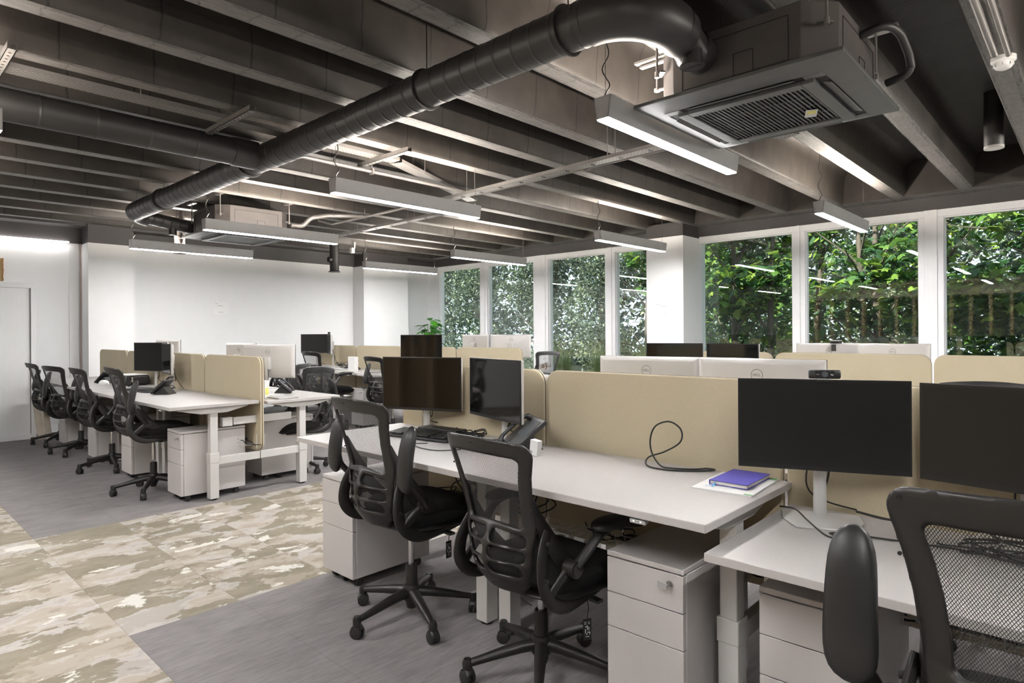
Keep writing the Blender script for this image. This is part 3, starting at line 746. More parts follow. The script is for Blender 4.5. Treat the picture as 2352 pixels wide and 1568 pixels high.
# ------------------------------------------------------------------ desks (origin: floor, centre of the bench line side; local -y is the user side)
DW, DD = 1.148, .68
def make_desk(beam):
    # local: x in [-DW/2, DW/2], y in [-DD, 0] with the user edge at -DD
    t = thing('office_desk', 'desk', 'desk')
    MB().bb(-DW / 2, DW / 2, -DD, 0, -.025, 0).build('worktop', 'desk_top', t, bevel=.0025)
    for s in (-1, 1):
        x = s * (DW / 2 - .075); yc = -DD / 2
        MB().bb(x - .034, x + .034, yc - .034, yc + .034, .012, .30).bb(x - .037, x + .037, yc - .037, yc + .037, .29, .37).build('lower_leg', 'desk_metal', t, bevel=.003)
        MB().bb(x - .029, x + .029, yc - .029, yc + .029, -.45, -.07).build('upper_leg', 'desk_metal', t, bevel=.003)
        MB().lathe([(.028, 0), (.03, .004), (.014, .006), (.014, .014)], (x, yc, 0), 14).build('foot', 'plastic_black', t)
        MB().prism([(-DD + .07, -.026), (-DD + .07, -.036), (-DD / 2 - .10, -.075), (-DD / 2 + .10, -.075), (-.07, -.036), (-.07, -.026)], 'x', x - .035, x + .035).build('support_arm', 'desk_metal', t, bevel=.002)
        if beam: MB().bb(x - .018, x + .018, -DD / 2 + .03, .033, .272, .333).build('cross_beam', 'desk_metal', t, bevel=.003)
    MB().bb(-DW / 2 + .09, DW / 2 - .09, -DD / 2 - .03, -DD / 2 + .03, -.068, -.030).build('top_rail', 'desk_metal', t)
    c = MB().box((DW / 2 - .225, -DD + .022, -.034), (.055, .03, .014), (.25, 0, 0)).build('height_control', 'lamp_body', t, bevel=.002)
    MB().box((DW / 2 - .237, -DD + .0065, -.036), (.004, .002, .004)).box((DW / 2 - .213, -DD + .0065, -.036), (.004, .002, .004)).build('button', 'exit_white', c)
    return t
UPD = ('worktop', 'support_arm', 'top_rail', 'height_control', 'upper_leg')
def set_desk(o, h):
    for ch in kids(o):
        n = ch.name.split('.')[0]
        if n in UPD: ch.location.z = h
    return o
# the sleeve of the lower leg must stay put: it is part of the lower leg mesh instead
desk_f, desk_b = make_desk(True), make_desk(True)
used = set()
def desk(xc, yc, h, back, label, group):
    src = desk_b if back else desk_f
    o = src if src.name not in used else copy_tree(src); used.add(src.name)
    place(o, (xc, yc, 0), PI if back else 0); set_desk(o, h); return relabel(o, label, group)

def make_screen():
    t = thing('divider_screen', 'screen', 'desk screen')
    W, z0, z1, r = 1.135, .335, 1.115, .075
    def out(w, a, b, r, n=7):
        P = []
        for cx, cz, a0 in ((w / 2 - r, b - r, 0), (-w / 2 + r, b - r, PI / 2), (-w / 2 + r, a + r, PI), (w / 2 - r, a + r, 1.5 * PI)):
            for k in range(n + 1): P.append((cx + r * math.cos(a0 + PI / 2 * k / n), cz + r * math.sin(a0 + PI / 2 * k / n)))
        return P
    for s in (-1, 1):
        y = s * .0095
        P = out(W, z0, z1, r)
        m = MB(); n = len(P)
        Q = out(W - .010, z0 + .005, z1 - .005, r - .004)
        m.add([(x, y - .0065, z) for x, z in (Q if s < 0 else P)] + [(x, y - .0025, z) for x, z in P] + [(x, y + .0025, z) for x, z in P] + [(x, y + .0065, z) for x, z in (Q if s > 0 else P)],
              [tuple(range(n - 1, -1, -1))] + [(j * n + i, j * n + (i + 1) % n, (j + 1) * n + (i + 1) % n, (j + 1) * n + i) for j in range(3) for i in range(n)] + [tuple(3 * n + i for i in range(n))])
        m.build('fabric_panel', 'fabric', t, smooth=30)
    m = MB(); P = out(W + .002, z0 - .001, z1 + .001, r)
    m.prism(P, 'y', -.0028, .0028).build('edge_piping', 'piping', t, smooth=30)
    m = MB()
    for s in (-1, 1):
        x = s * (W / 2 - .03)
        m.tube([(x, -.035, .36), (x, -.035, .47), (x, .035, .47), (x, .035, .36)], .003, 6)
    m.build('wire_holder', 'desk_metal', t)
    return t
scr0 = make_screen(); NS = [0]
def screen(xc, y, label):
    o = scr0 if NS[0] == 0 else copy_tree(scr0); NS[0] += 1
    place(o, (xc, y, 0)); return relabel(o, label, 'beige divider screens')

def make_basket():
    t = thing('cable_basket', 'basket', 'cable basket')
    m = MB(); L = .95
    for y in (-.07, -.035, 0, .035, .07): m.cyl((-L / 2, y, 0), (L / 2, y, 0), .002, 5)
    for y in (-.085, .085):
        for z in (.03, .06): m.cyl((-L / 2, y, z), (L / 2, y, z), .002, 5)
    k = -L / 2
    while k <= L / 2 + .01: m.tube([(k, -.09, .06), (k, -.075, 0), (k, .075, 0), (k, .09, .06)], .0018, 4); k += .05
    m.build('wire_basket', 'desk_metal', t)
    m = MB(); rs = random.Random(3)
    for q in range(9):
        x0 = rs.uniform(-.42, .3); pts = [(x0 + j * .06 + rs.uniform(-.02, .02), rs.uniform(-.06, .06), rs.uniform(.008, .05)) for j in range(6)]
        m.tube(smooth_path(pts, 4), .0035, 5)
    c = m.build('bundled_cables', 'cable_black', t); c['kind'] = 'stuff'
    MB().box((.1, 0, .02), (.34, .05, .035)).build('power_strip', 'plastic_black', t, bevel=.004)
    return t
bas0 = make_basket(); NB = [0]
def basket(xc, y, z, label):
    o = bas0 if NB[0] == 0 else copy_tree(bas0); NB[0] += 1
    place(o, (xc, y, z)); return relabel(o, label, 'wire cable baskets')

YR1, YR2 = 2.40, 5.50
# row 1 right block
RX = [-2.515, -1.385, -0.235, 0.915]
RXn = ['second from the aisle end', 'holding the blue notebook', 'lowered, holding the webcam monitor', 'lowered, at the right edge']
RL = ['white desk at the aisle end of the near row, with keyboard and two glossy monitors', 'bare white desk of the near row with the blue notebook and looped cable', 'white desk set lower than its neighbour, carrying the two matte monitors', 'lowered white desk beyond the right edge of the photo']
XB = [(-3.088, -1.952), (-1.948, -.812), (-.812, .336), (.336, 1.484)]
hR = [.758, .758, .680, .680]
for i in range(4):
    desk(sum(XB[i]) / 2, 2.335, hR[i], False, RL[i], 'desks of the near row facing the camera')
for i in range(4):
    desk(sum(XB[i]) / 2, 2.465, [.758, .758, .758, .70][i], True, ['rear white desk behind the aisle end screen of the near row', 'rear white desk under the two silver monitor backs', 'rear white desk behind the webcam monitor', 'rear white desk past the right edge'][i], 'desks behind the near screens')
SR = [-2.575, -1.425, -.272, .88]
for i, x in enumerate(SR):
    screen(x, YR1, ['beige fabric screen behind the two glossy monitors of the near row', 'large beige fabric screen behind the bare desk with the looped cable', 'beige fabric screen behind the webcam monitor', 'beige fabric screen of the near row beyond the right edge'][i])
    basket(x, 2.33, .385, ['wire cable basket under the keyboard desk of the near row', 'wire cable basket under the bare desk with the notebook', 'wire cable basket under the lowered desk', 'wire cable basket past the right edge'][i])
# row 1 left block
LXc = [-5.035 - DW / 2 - 1.157 * k for k in range(4)]
for i, x in enumerate(LXc):
    desk(x, 2.365, .758, False, ['white desk at the aisle end of the left row, with an empty top', 'white desk of the left row with keyboard, phone and dark monitor', 'white desk of the left row with the black case and white mouse', 'white desk of the left row reaching the left wall'][i], 'front desks of the left row')
    desk(x, 2.437, [.745, .75, .758, .758][i], True, ['rear desk of the left row at the aisle end, holding the silver monitor backs', 'rear desk of the left row, second from the aisle', 'rear desk of the left row, third from the aisle', 'rear desk of the left row by the wall'][i], 'rear desks of the left row')
    screen(x - .01, YR1, ['beige fabric screen at the aisle end of the left row, its full edge showing', 'beige fabric screen behind the tilted monitor of the left row', 'beige fabric screen behind the black case', 'beige fabric screen nearest the left wall'][i])
    basket(x, 2.33, .385, ['wire cable basket at the aisle end of the left row', 'wire cable basket below the tilted monitor', 'wire cable basket below the black case', 'wire cable basket nearest the left wall'][i])
MB_ = None
# row 2
R2L = [-5.53, -6.685, -7.84, -8.995]
for i, x in enumerate(R2L):
    desk(x, YR2 - .06, [.758, .758, .77, .80][i], False, ['front desk of the far row nearest the aisle, behind the near monitors', 'front desk of the far row behind the far mesh chair', 'front desk of the far row with the upright white box', 'front desk of the far row beside the left wall'][i], 'front desks of the far row')
    desk(x, YR2 + .06, .758, True, ['rear desk of the far row, aisle end, in front of the narrow windows', 'rear desk of the far row, second from the aisle', 'rear desk of the far row, third from the aisle', 'rear desk of the far row near the potted plant'][i], 'rear desks of the far row')
    screen(x + .01, YR2, ['beige fabric screen of the far row at the aisle end, by the silver monitors', 'beige fabric screen of the far row half hidden by a dark monitor', 'beige fabric screen of the far row behind the white box', 'beige fabric screen of the far row nearest the back wall'][i])
R2R = [-2.615, -1.465, -.315, .835]
for i, x in enumerate(R2R):
    desk(x, YR2 - .06, .758, False, ['front desk of the far row under the pair of dark monitors', 'front desk of the far row behind the webcam monitor', 'front desk of the far row right of the window mullion', 'front desk of the far row past the right edge'][i], 'front desks of the far right block')
    desk(x, YR2 + .06, .758, True, ['window side desk of the far right block, first', 'window side desk of the far right block, second', 'window side desk of the far right block, third', 'window side desk of the far right block, fourth'][i], 'window side desks of the far right block')
    screen(x, YR2, ['beige fabric screen beside the pair of dark monitors, mostly hidden', 'beige fabric screen of the far row in front of the second silver webcam monitor', 'beige fabric screen of the far row at the right edge', 'beige fabric screen of the far row beyond the frame'][i])

# ------------------------------------------------------------------ pedestals
def make_ped():
    t = thing('drawer_pedestal', 'ped', 'drawer unit')
    w, d, z0, z1 = .285, .50, .05, .55
    MB().bb(-w / 2, w / 2, .022, d, z0, z1 - .022).build('carcass', 'ped_grey', t, bevel=.004)
    MB().bb(-w / 2 - .001, w / 2 + .001, 0, d + .001, z1 - .018, z1).build('top_panel', 'ped_grey', t, bevel=.003)
    MB().bb(-w / 2 + .004, w / 2 - .004, .012, .030, z0 + .005, z1 - .010).build('shadow_gap', 'ped_seam', t)
    zs = [z1 - .0205, z1 - .140, z1 - .258, z0]
    for k in range(3):
        dr = MB().bb(-w / 2, w / 2, 0, .020, zs[k + 1] + .0015, zs[k] - .0015).build('drawer', 'ped_grey', t, bevel=.0015)
        if k == 0:
            lk = MB().cyl((w / 2 - .045, .0, z1 - .055), (w / 2 - .045, -.006, z1 - .055), .011, 16).cyl((w / 2 - .045, -.006, z1 - .055), (w / 2 - .045, -.008, z1 - .055), .008, 16)
            lk.build('lock', 'chrome', dr)
            MB().box((w / 2 - .045, -.016, z1 - .055), (.0025, .020, .012)).box((w / 2 - .060, -.024, z1 - .056), (.034, .004, .021), (0, .12, 0)).build('key', 'lamp_body', dr, bevel=.001)
    for x in (-w / 2 + .04, w / 2 - .04):
        for y in (.06, d - .06):
            m = MB().cyl((x - .014, y, .021), (x - .003, y, .021), .021, 14).cyl((x + .003, y, .021), (x + .014, y, .021), .021, 14).box((x, y, .038), (.03, .03, .018)).cyl((x, y, .04), (x, y, .052), .008, 8)
            m.build('caster', 'plastic_black', t)
    m = MB().cyl((-.008, .05, .018), (.008, .05, .018), .018, 14).box((0, .05, .035), (.02, .025, .03)); m.build('anti_tip_wheel', 'plastic_black', t)
    return t
ped0 = make_ped(); NP = [0]
def ped(x, y, label, rz=0):
    o = ped0 if NP[0] == 0 else copy_tree(ped0); NP[0] += 1
    place(o, (x, y, 0), rz); return relabel(o, label, 'grey three drawer pedestals')
ped(-2.91, 1.78, 'grey three drawer pedestal beside the high mesh chair at the aisle end')
ped(-1.10, 1.81, 'grey three drawer pedestal with its key in the lock, under the notebook desk')
ped(-.592, 1.85, 'grey three drawer pedestal under the lowered desk at the bottom of the photo')
ped(-5.315, 1.81, 'grey three drawer pedestal at the aisle end of the left row')
ped(-6.47, 1.80, 'grey drawer pedestal behind the first mesh chair of the left row')
ped(-7.60, 1.80, 'grey drawer pedestal behind the second mesh chair of the left row')
ped(-8.85, 1.80, 'grey drawer pedestal deepest under the left row')
ped(-5.55, 3.06, 'dark-shaded drawer pedestal turned away under the rear desk of the left row', PI)
ped(-2.30, 3.02, 'drawer pedestal turned away behind the near row cable basket', PI)
ped(-7.43, 4.87, 'white-lit drawer pedestal under the far row beside a mesh chair')

# ------------------------------------------------------------------ monitors
MW, MH = .51, .298
def make_monitor(disp):
    t = thing('monitor', 'monitor', 'monitor')
    b = MB(); w, h = MW / 2, MH / 2
    b.add([(x, -.006, z) for x, z in ((-w, -h), (w, -h), (w, h), (-w, h))] + [(x, .008, z) for x, z in ((-w, -h), (w, -h), (w, h), (-w, h))] + [(x, .024, z) for x, z in ((-w * .90, -h * .86), (w * .90, -h * .86), (w * .90, h * .88), (-w * .90, h * .88))],
          [(3, 2, 1, 0), (0, 1, 5, 4), (1, 2, 6, 5), (2, 3, 7, 6), (3, 0, 4, 7), (4, 5, 9, 8), (5, 6, 10, 9), (6, 7, 11, 10), (7, 4, 8, 11), (8, 9, 10, 11)])
    b.build('housing', 'monitor_back', t, smooth=55, bevel=.003)
    MB().bb(-w - .0008, w + .0008, -.0115, -.0055, -h - .0008, h + .0008).build('bezel', 'bezel', t, bevel=.0015)
    MB().bb(-w + .006, w - .006, -.0122, -.011, -h + .014, h - .006).build('display', disp, t)
    MB().bb(-.036, .036, .020, .062, -.075, .040).build('mount', 'silver', t, bevel=.006)
    lg = MB(); R = .0235
    lg.tube([(R * math.cos(a), 0, R * math.sin(a)) for a in [2 * PI * k / 32 for k in range(33)]], .0011, 6, caps=False)
    tx = text_mesh('DELL', .0155).xf(Matrix.Rotation(PI, 4, 'Z') @ Matrix.Rotation(PI / 2, 4, 'X'))
    lg.add(tx.v, tx.f); lg.build('logo', 'logo_grey', t, loc=(0, .0245, h * .56))
    return t
MONS = {}
def monitor(x, y, rot, zc, dz, disp, label, group=None, cable=True):
    """zc centre height, dz desk height; rot degrees"""
    if disp not in MONS: o = MONS[disp] = make_monitor(disp)
    else:
        src = MONS[disp]; o = src.copy(); COL.objects.link(o)
        for ch in kids(src):
            if ch.get('own'): continue
            c = ch.copy(); COL.objects.link(c); c.parent = o
    place(o, (x, y, zc), math.radians(rot)); relabel(o, label, group)
    hgt = zc - dz
    st = MB(); st.tube([(0, .050, -hgt + .006), (0, .056, -.02), (0, .062, .035)], [.021, .019, .017], 14, flat=(1, .55), up=(0, 1, 0))
    s = st.build('stand_column', 'silver', o); s['own'] = 1
    bs = MB().prism([(-.085, -.125), (.085, -.125), (.12, -.03), (.12, .065), (-.12, .065), (-.12, -.03)], 'z', -hgt, -hgt + .007).build('stand_base', 'silver', o, bevel=.002); bs['own'] = 1
    if cable:
        m = MB(); 
        m.tube(bez((.03, .05, -.08), (.04, .09, -.22), (.0, .06, -hgt * .8), (.01, .075, -hgt + .09), 10), .0032, 6)
        m.tube(bez((-.02, .05, -.08), (-.06, .10, -.25), (-.05, .12, -hgt + .04), (.12, .13, -hgt + .008), 12), .0028, 6)
        c = m.build('cables', 'cable_black', o); c['own'] = 1
    return o
G, M_ = 'display_glossy', 'display_matte'
monitor(-.668, 2.205, 22, .990, .680, M_, 'matte black monitor with a webcam on top, on the lowered desk')
monitor(-.155, 2.285, -8, .985, .680, M_, 'matte monitor cut by the right edge of the photo')
monitor(-2.80, 2.26, 20, 1.015, .758, G, 'wide glossy black monitor above the keyboard on the near row', 'glossy monitors of the near row')
monitor(-2.20, 2.24, -16, 1.020, .758, G, 'glossy black monitor reflecting a chair, behind the desk phone', 'glossy monitors of the near row')
monitor(-1.60, 2.69, 8 + 180, 1.030, .758, M_, 'silver monitor back with a round logo, first behind the big beige screen', 'silver monitor backs behind the near screens')
monitor(-1.01, 2.56, 0 + 180, 1.038, .758, M_, 'silver monitor back with a round logo, just left of the webcam monitor', 'silver monitor backs behind the near screens')
monitor(-7.30, 2.27, 19, 1.07, .758, G, 'glossy monitor on the left row reflecting a seated person', 'left row monitors')
monitor(-6.78, 2.25, -10, 1.065, .758, G, 'monitor seen almost edge on beside the glossy one of the left row', 'left row monitors')
monitor(-8.15, 2.72, 180 + 10, 1.09, .758, M_, 'monitor back peeking above the glossy monitor of the left row', 'left row rear monitors')
monitor(-5.50, 2.68, 180 + 32, 1.055, .745, M_, 'large silver monitor back at the aisle end of the left row', 'left row rear monitors')
monitor(-6.17, 2.72, 180 + 6, 1.065, .75, M_, 'silver monitor back half hidden by its aisle end neighbour', 'left row rear monitors')
monitor(-9.17, 5.23, 25, 1.145, .80, M_, 'dark grey monitor at the left end of the far row', 'far row monitors')
monitor(-8.62, 5.16, -26, 1.14, .77, M_, 'monitor seen edge on beside the dark grey one, with a tiny camera on top', 'far row monitors')
monitor(-6.15, 4.96, 45, 1.13, .758, G, 'monitor turned diagonally, showing above the glossy ones of the near row', 'far row monitors')
monitor(-6.18, 5.92, 180, 1.125, .758, M_, 'silver monitor back left of the big silver one before the narrow windows', 'silver monitor backs of the far row')
monitor(-5.45, 5.84, 180 + 48, 1.125, .758, M_, 'big silver monitor back at the aisle end of the far row', 'silver monitor backs of the far row')
monitor(-2.80, 5.16, 13, 1.045, .758, G, 'dark brown glossy monitor, the left of the pair below the column', 'dark far monitors')
monitor(-2.27, 5.18, -12, 1.045, .758, G, 'dark glossy monitor with a striped picture, the right of the pair below the column', 'dark far monitors')
monitor(-1.72, 5.88, 180 + 35, 1.04, .758, M_, 'silver monitor back with a clipped webcam in front of the wide window', 'silver monitor backs by the wide windows')
monitor(-1.21, 5.82, 180 - 3, 1.04, .758, M_, 'silver monitor back overlapping the window mullion', 'silver monitor backs by the wide windows')
# ------------------------------------------------------------------ mesh task chair; faces +y; upper parts are built around z = 0 at seat height
def hw(v):      # half width of the back at height v
    ks = [(0.0, .095), (.04, .135), (.10, .158), (.18, .172), (.24, .180), (.30, .183), (.37, .190), (.43, .201), (.49, .218), (.545, .235), (.60, .240)]
    for (a, wa), (b, wb) in zip(ks, ks[1:]):
        if v <= b: return wa + (wb - wa) * max(0, (v - a)) / (b - a)
    return ks[-1][1]
def back_out(u, v):
    w = hw(v); top, r = .56 - .35 * u * u, .05
    d = max(abs(u) - w, v - top, -v)
    cu, cv = abs(u) - (w - r), v - (top - r)
    if cu > 0 and cv > 0: d = max(d, math.hypot(cu, cv) - r)
    cv2 = .045 - v; cu2 = abs(u) - (hw(.045) - .045)
    if cu2 > 0 and cv2 > 0: d = max(d, math.hypot(cu2, cv2) - .045)
    return d
def back_field(u, v):
    d = back_out(u, v)
    # big window
    wi = hw(v) - .045; r = .022
    lo = .255 - .9 * u * u; hi = .503 - .35 * u * u
    q = max(abs(u) - wi, v - hi, lo - v)
    a, b = abs(u) - (wi - r), v - (hi - r)
    if a > 0 and b > 0: q = max(q, math.hypot(a, b) - r)
    a, b = abs(u) - (wi - r), (lo + r) - v
    if a > 0 and b > 0: q = max(q, math.hypot(a, b) - r)
    d = max(d, -q)
    for vc, w0 in ((.210, .070), (.155, .066), (.100, .058)):
        for s in (-1, 1):
            cu = s * (.011 + w0)
            d = max(d, -sd_rbox(u, v + .9 * u * u * .6, cu, vc, w0, .0222, .018))
    return d
def back_surf(u, v, off=0.0):
    if v > .25: y = -.245 - .25 * (v - .25) - .2 * (v - .25) ** 2
    else: y = -.245 + .30 * (.25 - v) ** 2 * 2.2 + .045 * math.sin(PI * min(1, (.25 - v) / .25)) * -1
    curv = 1.25 if v > .25 else 1.25 + 1.6 * min(1, (.25 - v) / .1)
    return (u, y + curv * u * u + off, v - .035)
def make_chair():
    t = thing('office_chair', 'chair', 'office chair')
    # base
    MB().lathe([(.030, .075), (.040, .09), (.040, .135), (.034, .15), (.024, .155)], seg=18).cyl((0, 0, .045), (0, 0, .08), .022, 14).build('base_hub', 'chair_frame', t)
    for k in range(5):
        a = k * 2 * PI / 5; R = Matrix.Rotation(a, 4, 'Z')
        m = MB().tube([(.02, 0, .118), (.08, 0, .112), (.16, 0, .098), (.24, 0, .082), (.285, 0, .074)], [.030, .028, .024, .019, .017], 10, flat=(.85, .80))
        m.lathe([(.018, .052), (.019, .08), (.014, .092)], (.285, 0, 0), 12)
        lg = m.xf(R).build('base_leg', 'chair_frame', t)
        c = MB()
        for s in (-1, 1): c.tube([(0, s * .022, .026), (0, s * .019, .026), (0, s * .006, .026), (0, s * .004, .026)], [.018, .026, .026, .02], 16)
        c.tube([(.024 * math.cos(q), 0, .028 + .029 * math.sin(q)) for q in [PI * j / 8 for j in range(-1, 8)]], .007, 8, flat=(2.6, .6))
        c.cyl((0, 0, .045), (0, 0, .07), .008, 8)
        c.xf(Matrix.Translation((.285 * math.cos(a), .285 * math.sin(a), 0)) @ Matrix.Rotation(a + 1.3 * (k + 1), 4, 'Z'))
        c.build('caster', 'plastic_black', lg)
    MB().lathe([(.027, .06), (.027, .235), (.024, .245)], seg=18).build('gas_cylinder', 'chair_frame', t)
    MB().lathe([(.0135, -.26), (.0135, -.06)], seg=16).build('gas_piston', 'chrome', t)
    # mechanism and seat
    MB().box((0, .02, -.055), (.11, .20, .045)).box((0, .05, -.03), (.20, .26, .02)).tube([(0, .06, -.07), (0, .06, -.12)], [.035, .028], 14).build('mechanism', 'plastic_black', t, bevel=.006)
    lv = MB().tube([(.04, .03, -.06), (.16, .03, -.07), (.215, .03, -.072)], .006, 8).box((.235, .03, -.074), (.06, .028, .010)).build('lever', 'plastic_black', t)
    n = 18; top = MB(); rows = []
    W, D0, D1 = .238, -.17, .325
    vs = []; fs = []
    for lay in range(2):
        for i in range(n + 1):
            for j in range(n + 1):
                a, b = -1 + 2 * i / n, -1 + 2 * j / n
                r4 = (abs(a) ** 3.4 + abs(b) ** 3.4) ** (1 / 3.4); mx = max(abs(a), abs(b)); k = mx / r4 if r4 > 1e-6 else 1
                x, y = a * k * W, (D0 + D1) / 2 + b * k * (D1 - D0) / 2
                e = 1 - mx ** 6
                front = max(0, (y - .15) / .175)
                z = .008 + .042 * e - .045 * front ** 2 + .02 * (x / W) ** 2 * (1 if y < .1 else .4) - .01
                if lay: z = min(z - .001, -.040 - .030 * front ** 2) if mx < .999 else z - .001
                vs.append((x, y, z))
    N1 = (n + 1) * (n + 1)
    for i in range(n):
        for j in range(n):
            q = (i * (n + 1) + j, (i + 1) * (n + 1) + j, (i + 1) * (n + 1) + j + 1, i * (n + 1) + j + 1)
            fs.append(q); fs.append(tuple(N1 + p for p in reversed(q)))
    bd = [i * (n + 1) for i in range(n + 1)] + [n * (n + 1) + j for j in range(1, n + 1)] + [i * (n + 1) + n for i in range(n - 1, -1, -1)] + [j for j in range(n - 1, 0, -1)]
    for a, b in zip(bd, bd[1:] + bd[:1]): fs.append((a, N1 + a, N1 + b, b))
    MB().add(vs, fs).build('seat', 'chair_seat', t, smooth=60)
    MB().tube(smooth_path([(-.20, -.13, -.035), (-.215, .05, -.045), (-.19, .20, -.055), (0, .25, -.07), (.19, .20, -.055), (.215, .05, -.045), (.20, -.13, -.035), (0, -.165, -.04), (-.20, -.13, -.035)], 5), .012, 8, flat=(1.8, .9)).build('seat_shell', 'chair_frame', t)
    # back
    bk = plate(back_field, -.252, .252, -.01, .575, .0075, back_surf, .014, .009)
    for s in (-1, 1):      # side wings from the waist to the seat
        w = smooth_path([(s * .178, -.228, .33), (s * .178, -.195, .25), (s * .186, -.150, .17), (s * .200, -.095, .09), (s * .210, -.03, .03), (s * .210, .04, -.02)], 6)
        bk.tube(w, [.004 + .026 * math.sin(PI * min(1, .02 + i / (len(w) - 1) * .8)) for i in range(len(w))], 10, flat=(1.15, .42), up=(1, 0, 0))
    b = bk.build('back_frame', 'chair_frame', t, smooth=50)
    sc = MB()
    for u, v in ((-.2, .53), (0, .538), (.2, .53), (-.205, .43), (.205, .43), (-.185, .32), (.185, .32), (0, .03)):
        p = Vector(back_surf(u, v)); sc.cyl(p + Vector((0, -.009, 0)), p + Vector((0, -.0115, 0)), .0035, 8)
    sc.build('screws', 'bezel', b)
    m = MB(); nu, nv = 14, 22
    for i in range(nu + 1):
        for j in range(nv + 1):
            v = .03 + (.53 - .03) * j / nv; w = hw(v) - .012; u = -w + 2 * w * i / nu; vv = min(v, .545 - .35 * u * u)
            m.v.append(tuple(back_surf(u, vv, .012)))
    m.f = [(i * (nv + 1) + j, (i + 1) * (nv + 1) + j, (i + 1) * (nv + 1) + j + 1, i * (nv + 1) + j + 1) for i in range(nu) for j in range(nv)]
    m.build('back_mesh', 'mesh_fabric', t, smooth=80)
    # arms
    for s in (-1, 1):
        br = smooth_path([(s * .196, -.165, .200), (s * .205, -.195, .15), (s * .216, -.215, .09), (s * .226, -.212, .02), (s * .230, -.17, -.035), (s * .226, -.10, -.062), (s * .215, .02, -.062), (s * .200, .14, -.052)], 6)
        nb_ = len(br) - 1
        MB().tube(br, [.021 + .006 * math.sin(PI * min(1, i / nb_ * 1.2)) - .007 * max(0, (i / nb_ - .7) / .3) for i in range(nb_ + 1)], 14, flat=(1.0, .40), up=(1, 0, 0)).tube(smooth_path([(s * .228, -.185, .0), (s * .234, -.135, .045), (s * .238, -.10, .072)], 5), .019, 12, flat=(1, .5), up=(1, 0, 0)).build('arm_bracket', 'chair_frame', t)
        for py, pz, px in ((-.182, .165, .200), (-.214, .055, .222)): MB().cyl((s * px, py, pz), (s * (px + .019), py, pz), .0078, 12).build('bolt', 'plastic_black', t)
        arm = MB().cyl((s * .225, 0, 0), (s * .272, 0, 0), .029, 20).cyl((s * .270, 0, 0), (s * .276, 0, 0), .022, 20)
        arm.tube(smooth_path([(s * .262, 0, .01), (s * .270, .045, .055), (s * .280, .10, .115), (s * .284, .15, .130)], 5), [.020, .019, .018, .018, .018, .018, .018, .018, .018, .018, .018, .018, .018, .017, .015, .014], 10, flat=(.75, 1.1), up=(1, 0, 0))
        ao = arm.build('armrest', 'chair_frame', t)
        pad = MB(); L = .27; rings = []
        nn = 16; sg = 16
        for i in range(nn + 1):
            q = math.sin(PI / 2 * (-1 + 2 * i / nn)); e = max(.0, 1 - abs(q) ** 5) ** .5; e = max(e, .12)
            yy = .185 + q * L / 2
            for k in range(sg):
                a = 2 * PI * k / sg; cx, cz = math.cos(a), math.sin(a)
                px = abs(cx) ** .8 * (1 if cx > 0 else -1) * .043 * e * (1 - .10 * q); pz = abs(cz) ** .8 * (1 if cz > 0 else -1) * .022 * e
                pad.v.append((s * .284 + px, yy + .01, .152 + pz + .016 * q * q * -1))
        for i in range(nn):
            for k in range(sg): pad.f.append((i * sg + k, i * sg + (k + 1) % sg, (i + 1) * sg + (k + 1) % sg, (i + 1) * sg + k))
        pad.f += [tuple(range(sg)), tuple(nn * sg + k for k in range(sg))]
        pad.build('arm_pad', 'chair_pad', ao, smooth=60)
        ao['side'] = s
    return t
def make_tag(parent, loc):
    tg = MB().tube([(0, 0, 0), (.006, 0, -.04), (.0, 0, -.075)], .0022, 6).box((0, 0, -.115), (.032, .004, .078)).build('hang_tag', 'plastic_black', parent, loc=loc, rot=(0, 0, .7), bevel=.001)
    m = MB()
    for dx, dz, w, h in ((-.008, -.088, .009, .002), (.006, -.088, .007, .002), (-.008, -.094, .009, .002), (.006, -.094, .007, .002), (0, -.108, .003, .016), (-.005, -.104, .008, .003), (.006, -.112, .003, .012), (-.008, -.120, .003, .014), (.004, -.125, .010, .003), (-.003, -.131, .006, .003), (.009, -.128, .003, .010), (0, -.140, .014, .002)):
        for s in (-1, 1): m.box((dx, s * .0024, dz), (w, .0006, h))
    m.build('printed_symbol', 'paper', tg)
UPPER = {'gas_piston', 'mechanism', 'lever', 'seat', 'seat_shell', 'back_frame', 'back_mesh', 'arm_bracket', 'bolt', 'armrest'}
ch0 = make_chair(); NCH = [0]
CHB = None
def chair(x, y, rot, base, seat, up, label, tagged=False):
    """rot: heading of the seat in degrees from +y; base: base phase; up = (left, right) arm angles in degrees"""
    if NCH[0] == 0: o = ch0
    else: o = copy_tree(ch0)
    NCH[0] += 1
    place(o, (x, y, 0), math.radians(base)); relabel(o, label, 'black mesh office chairs')
    d = math.radians(rot - base)
    for ch in kids(o):
        nm = ch.name.split('.')[0]
        if nm in UPPER:
            ch.location = (0, 0, seat); ch.rotation_euler = (0, 0, d)
            if nm == 'armrest':
                a = up[0] if ch['side'] < 0 else up[1]
                piv = Vector((0, -.10, .072)); piv.rotate(Euler((0, 0, d)))
                ch.location = Vector((0, 0, seat)) + piv; ch.rotation_euler = Euler((math.radians(a), 0, d), 'XYZ')
    return o
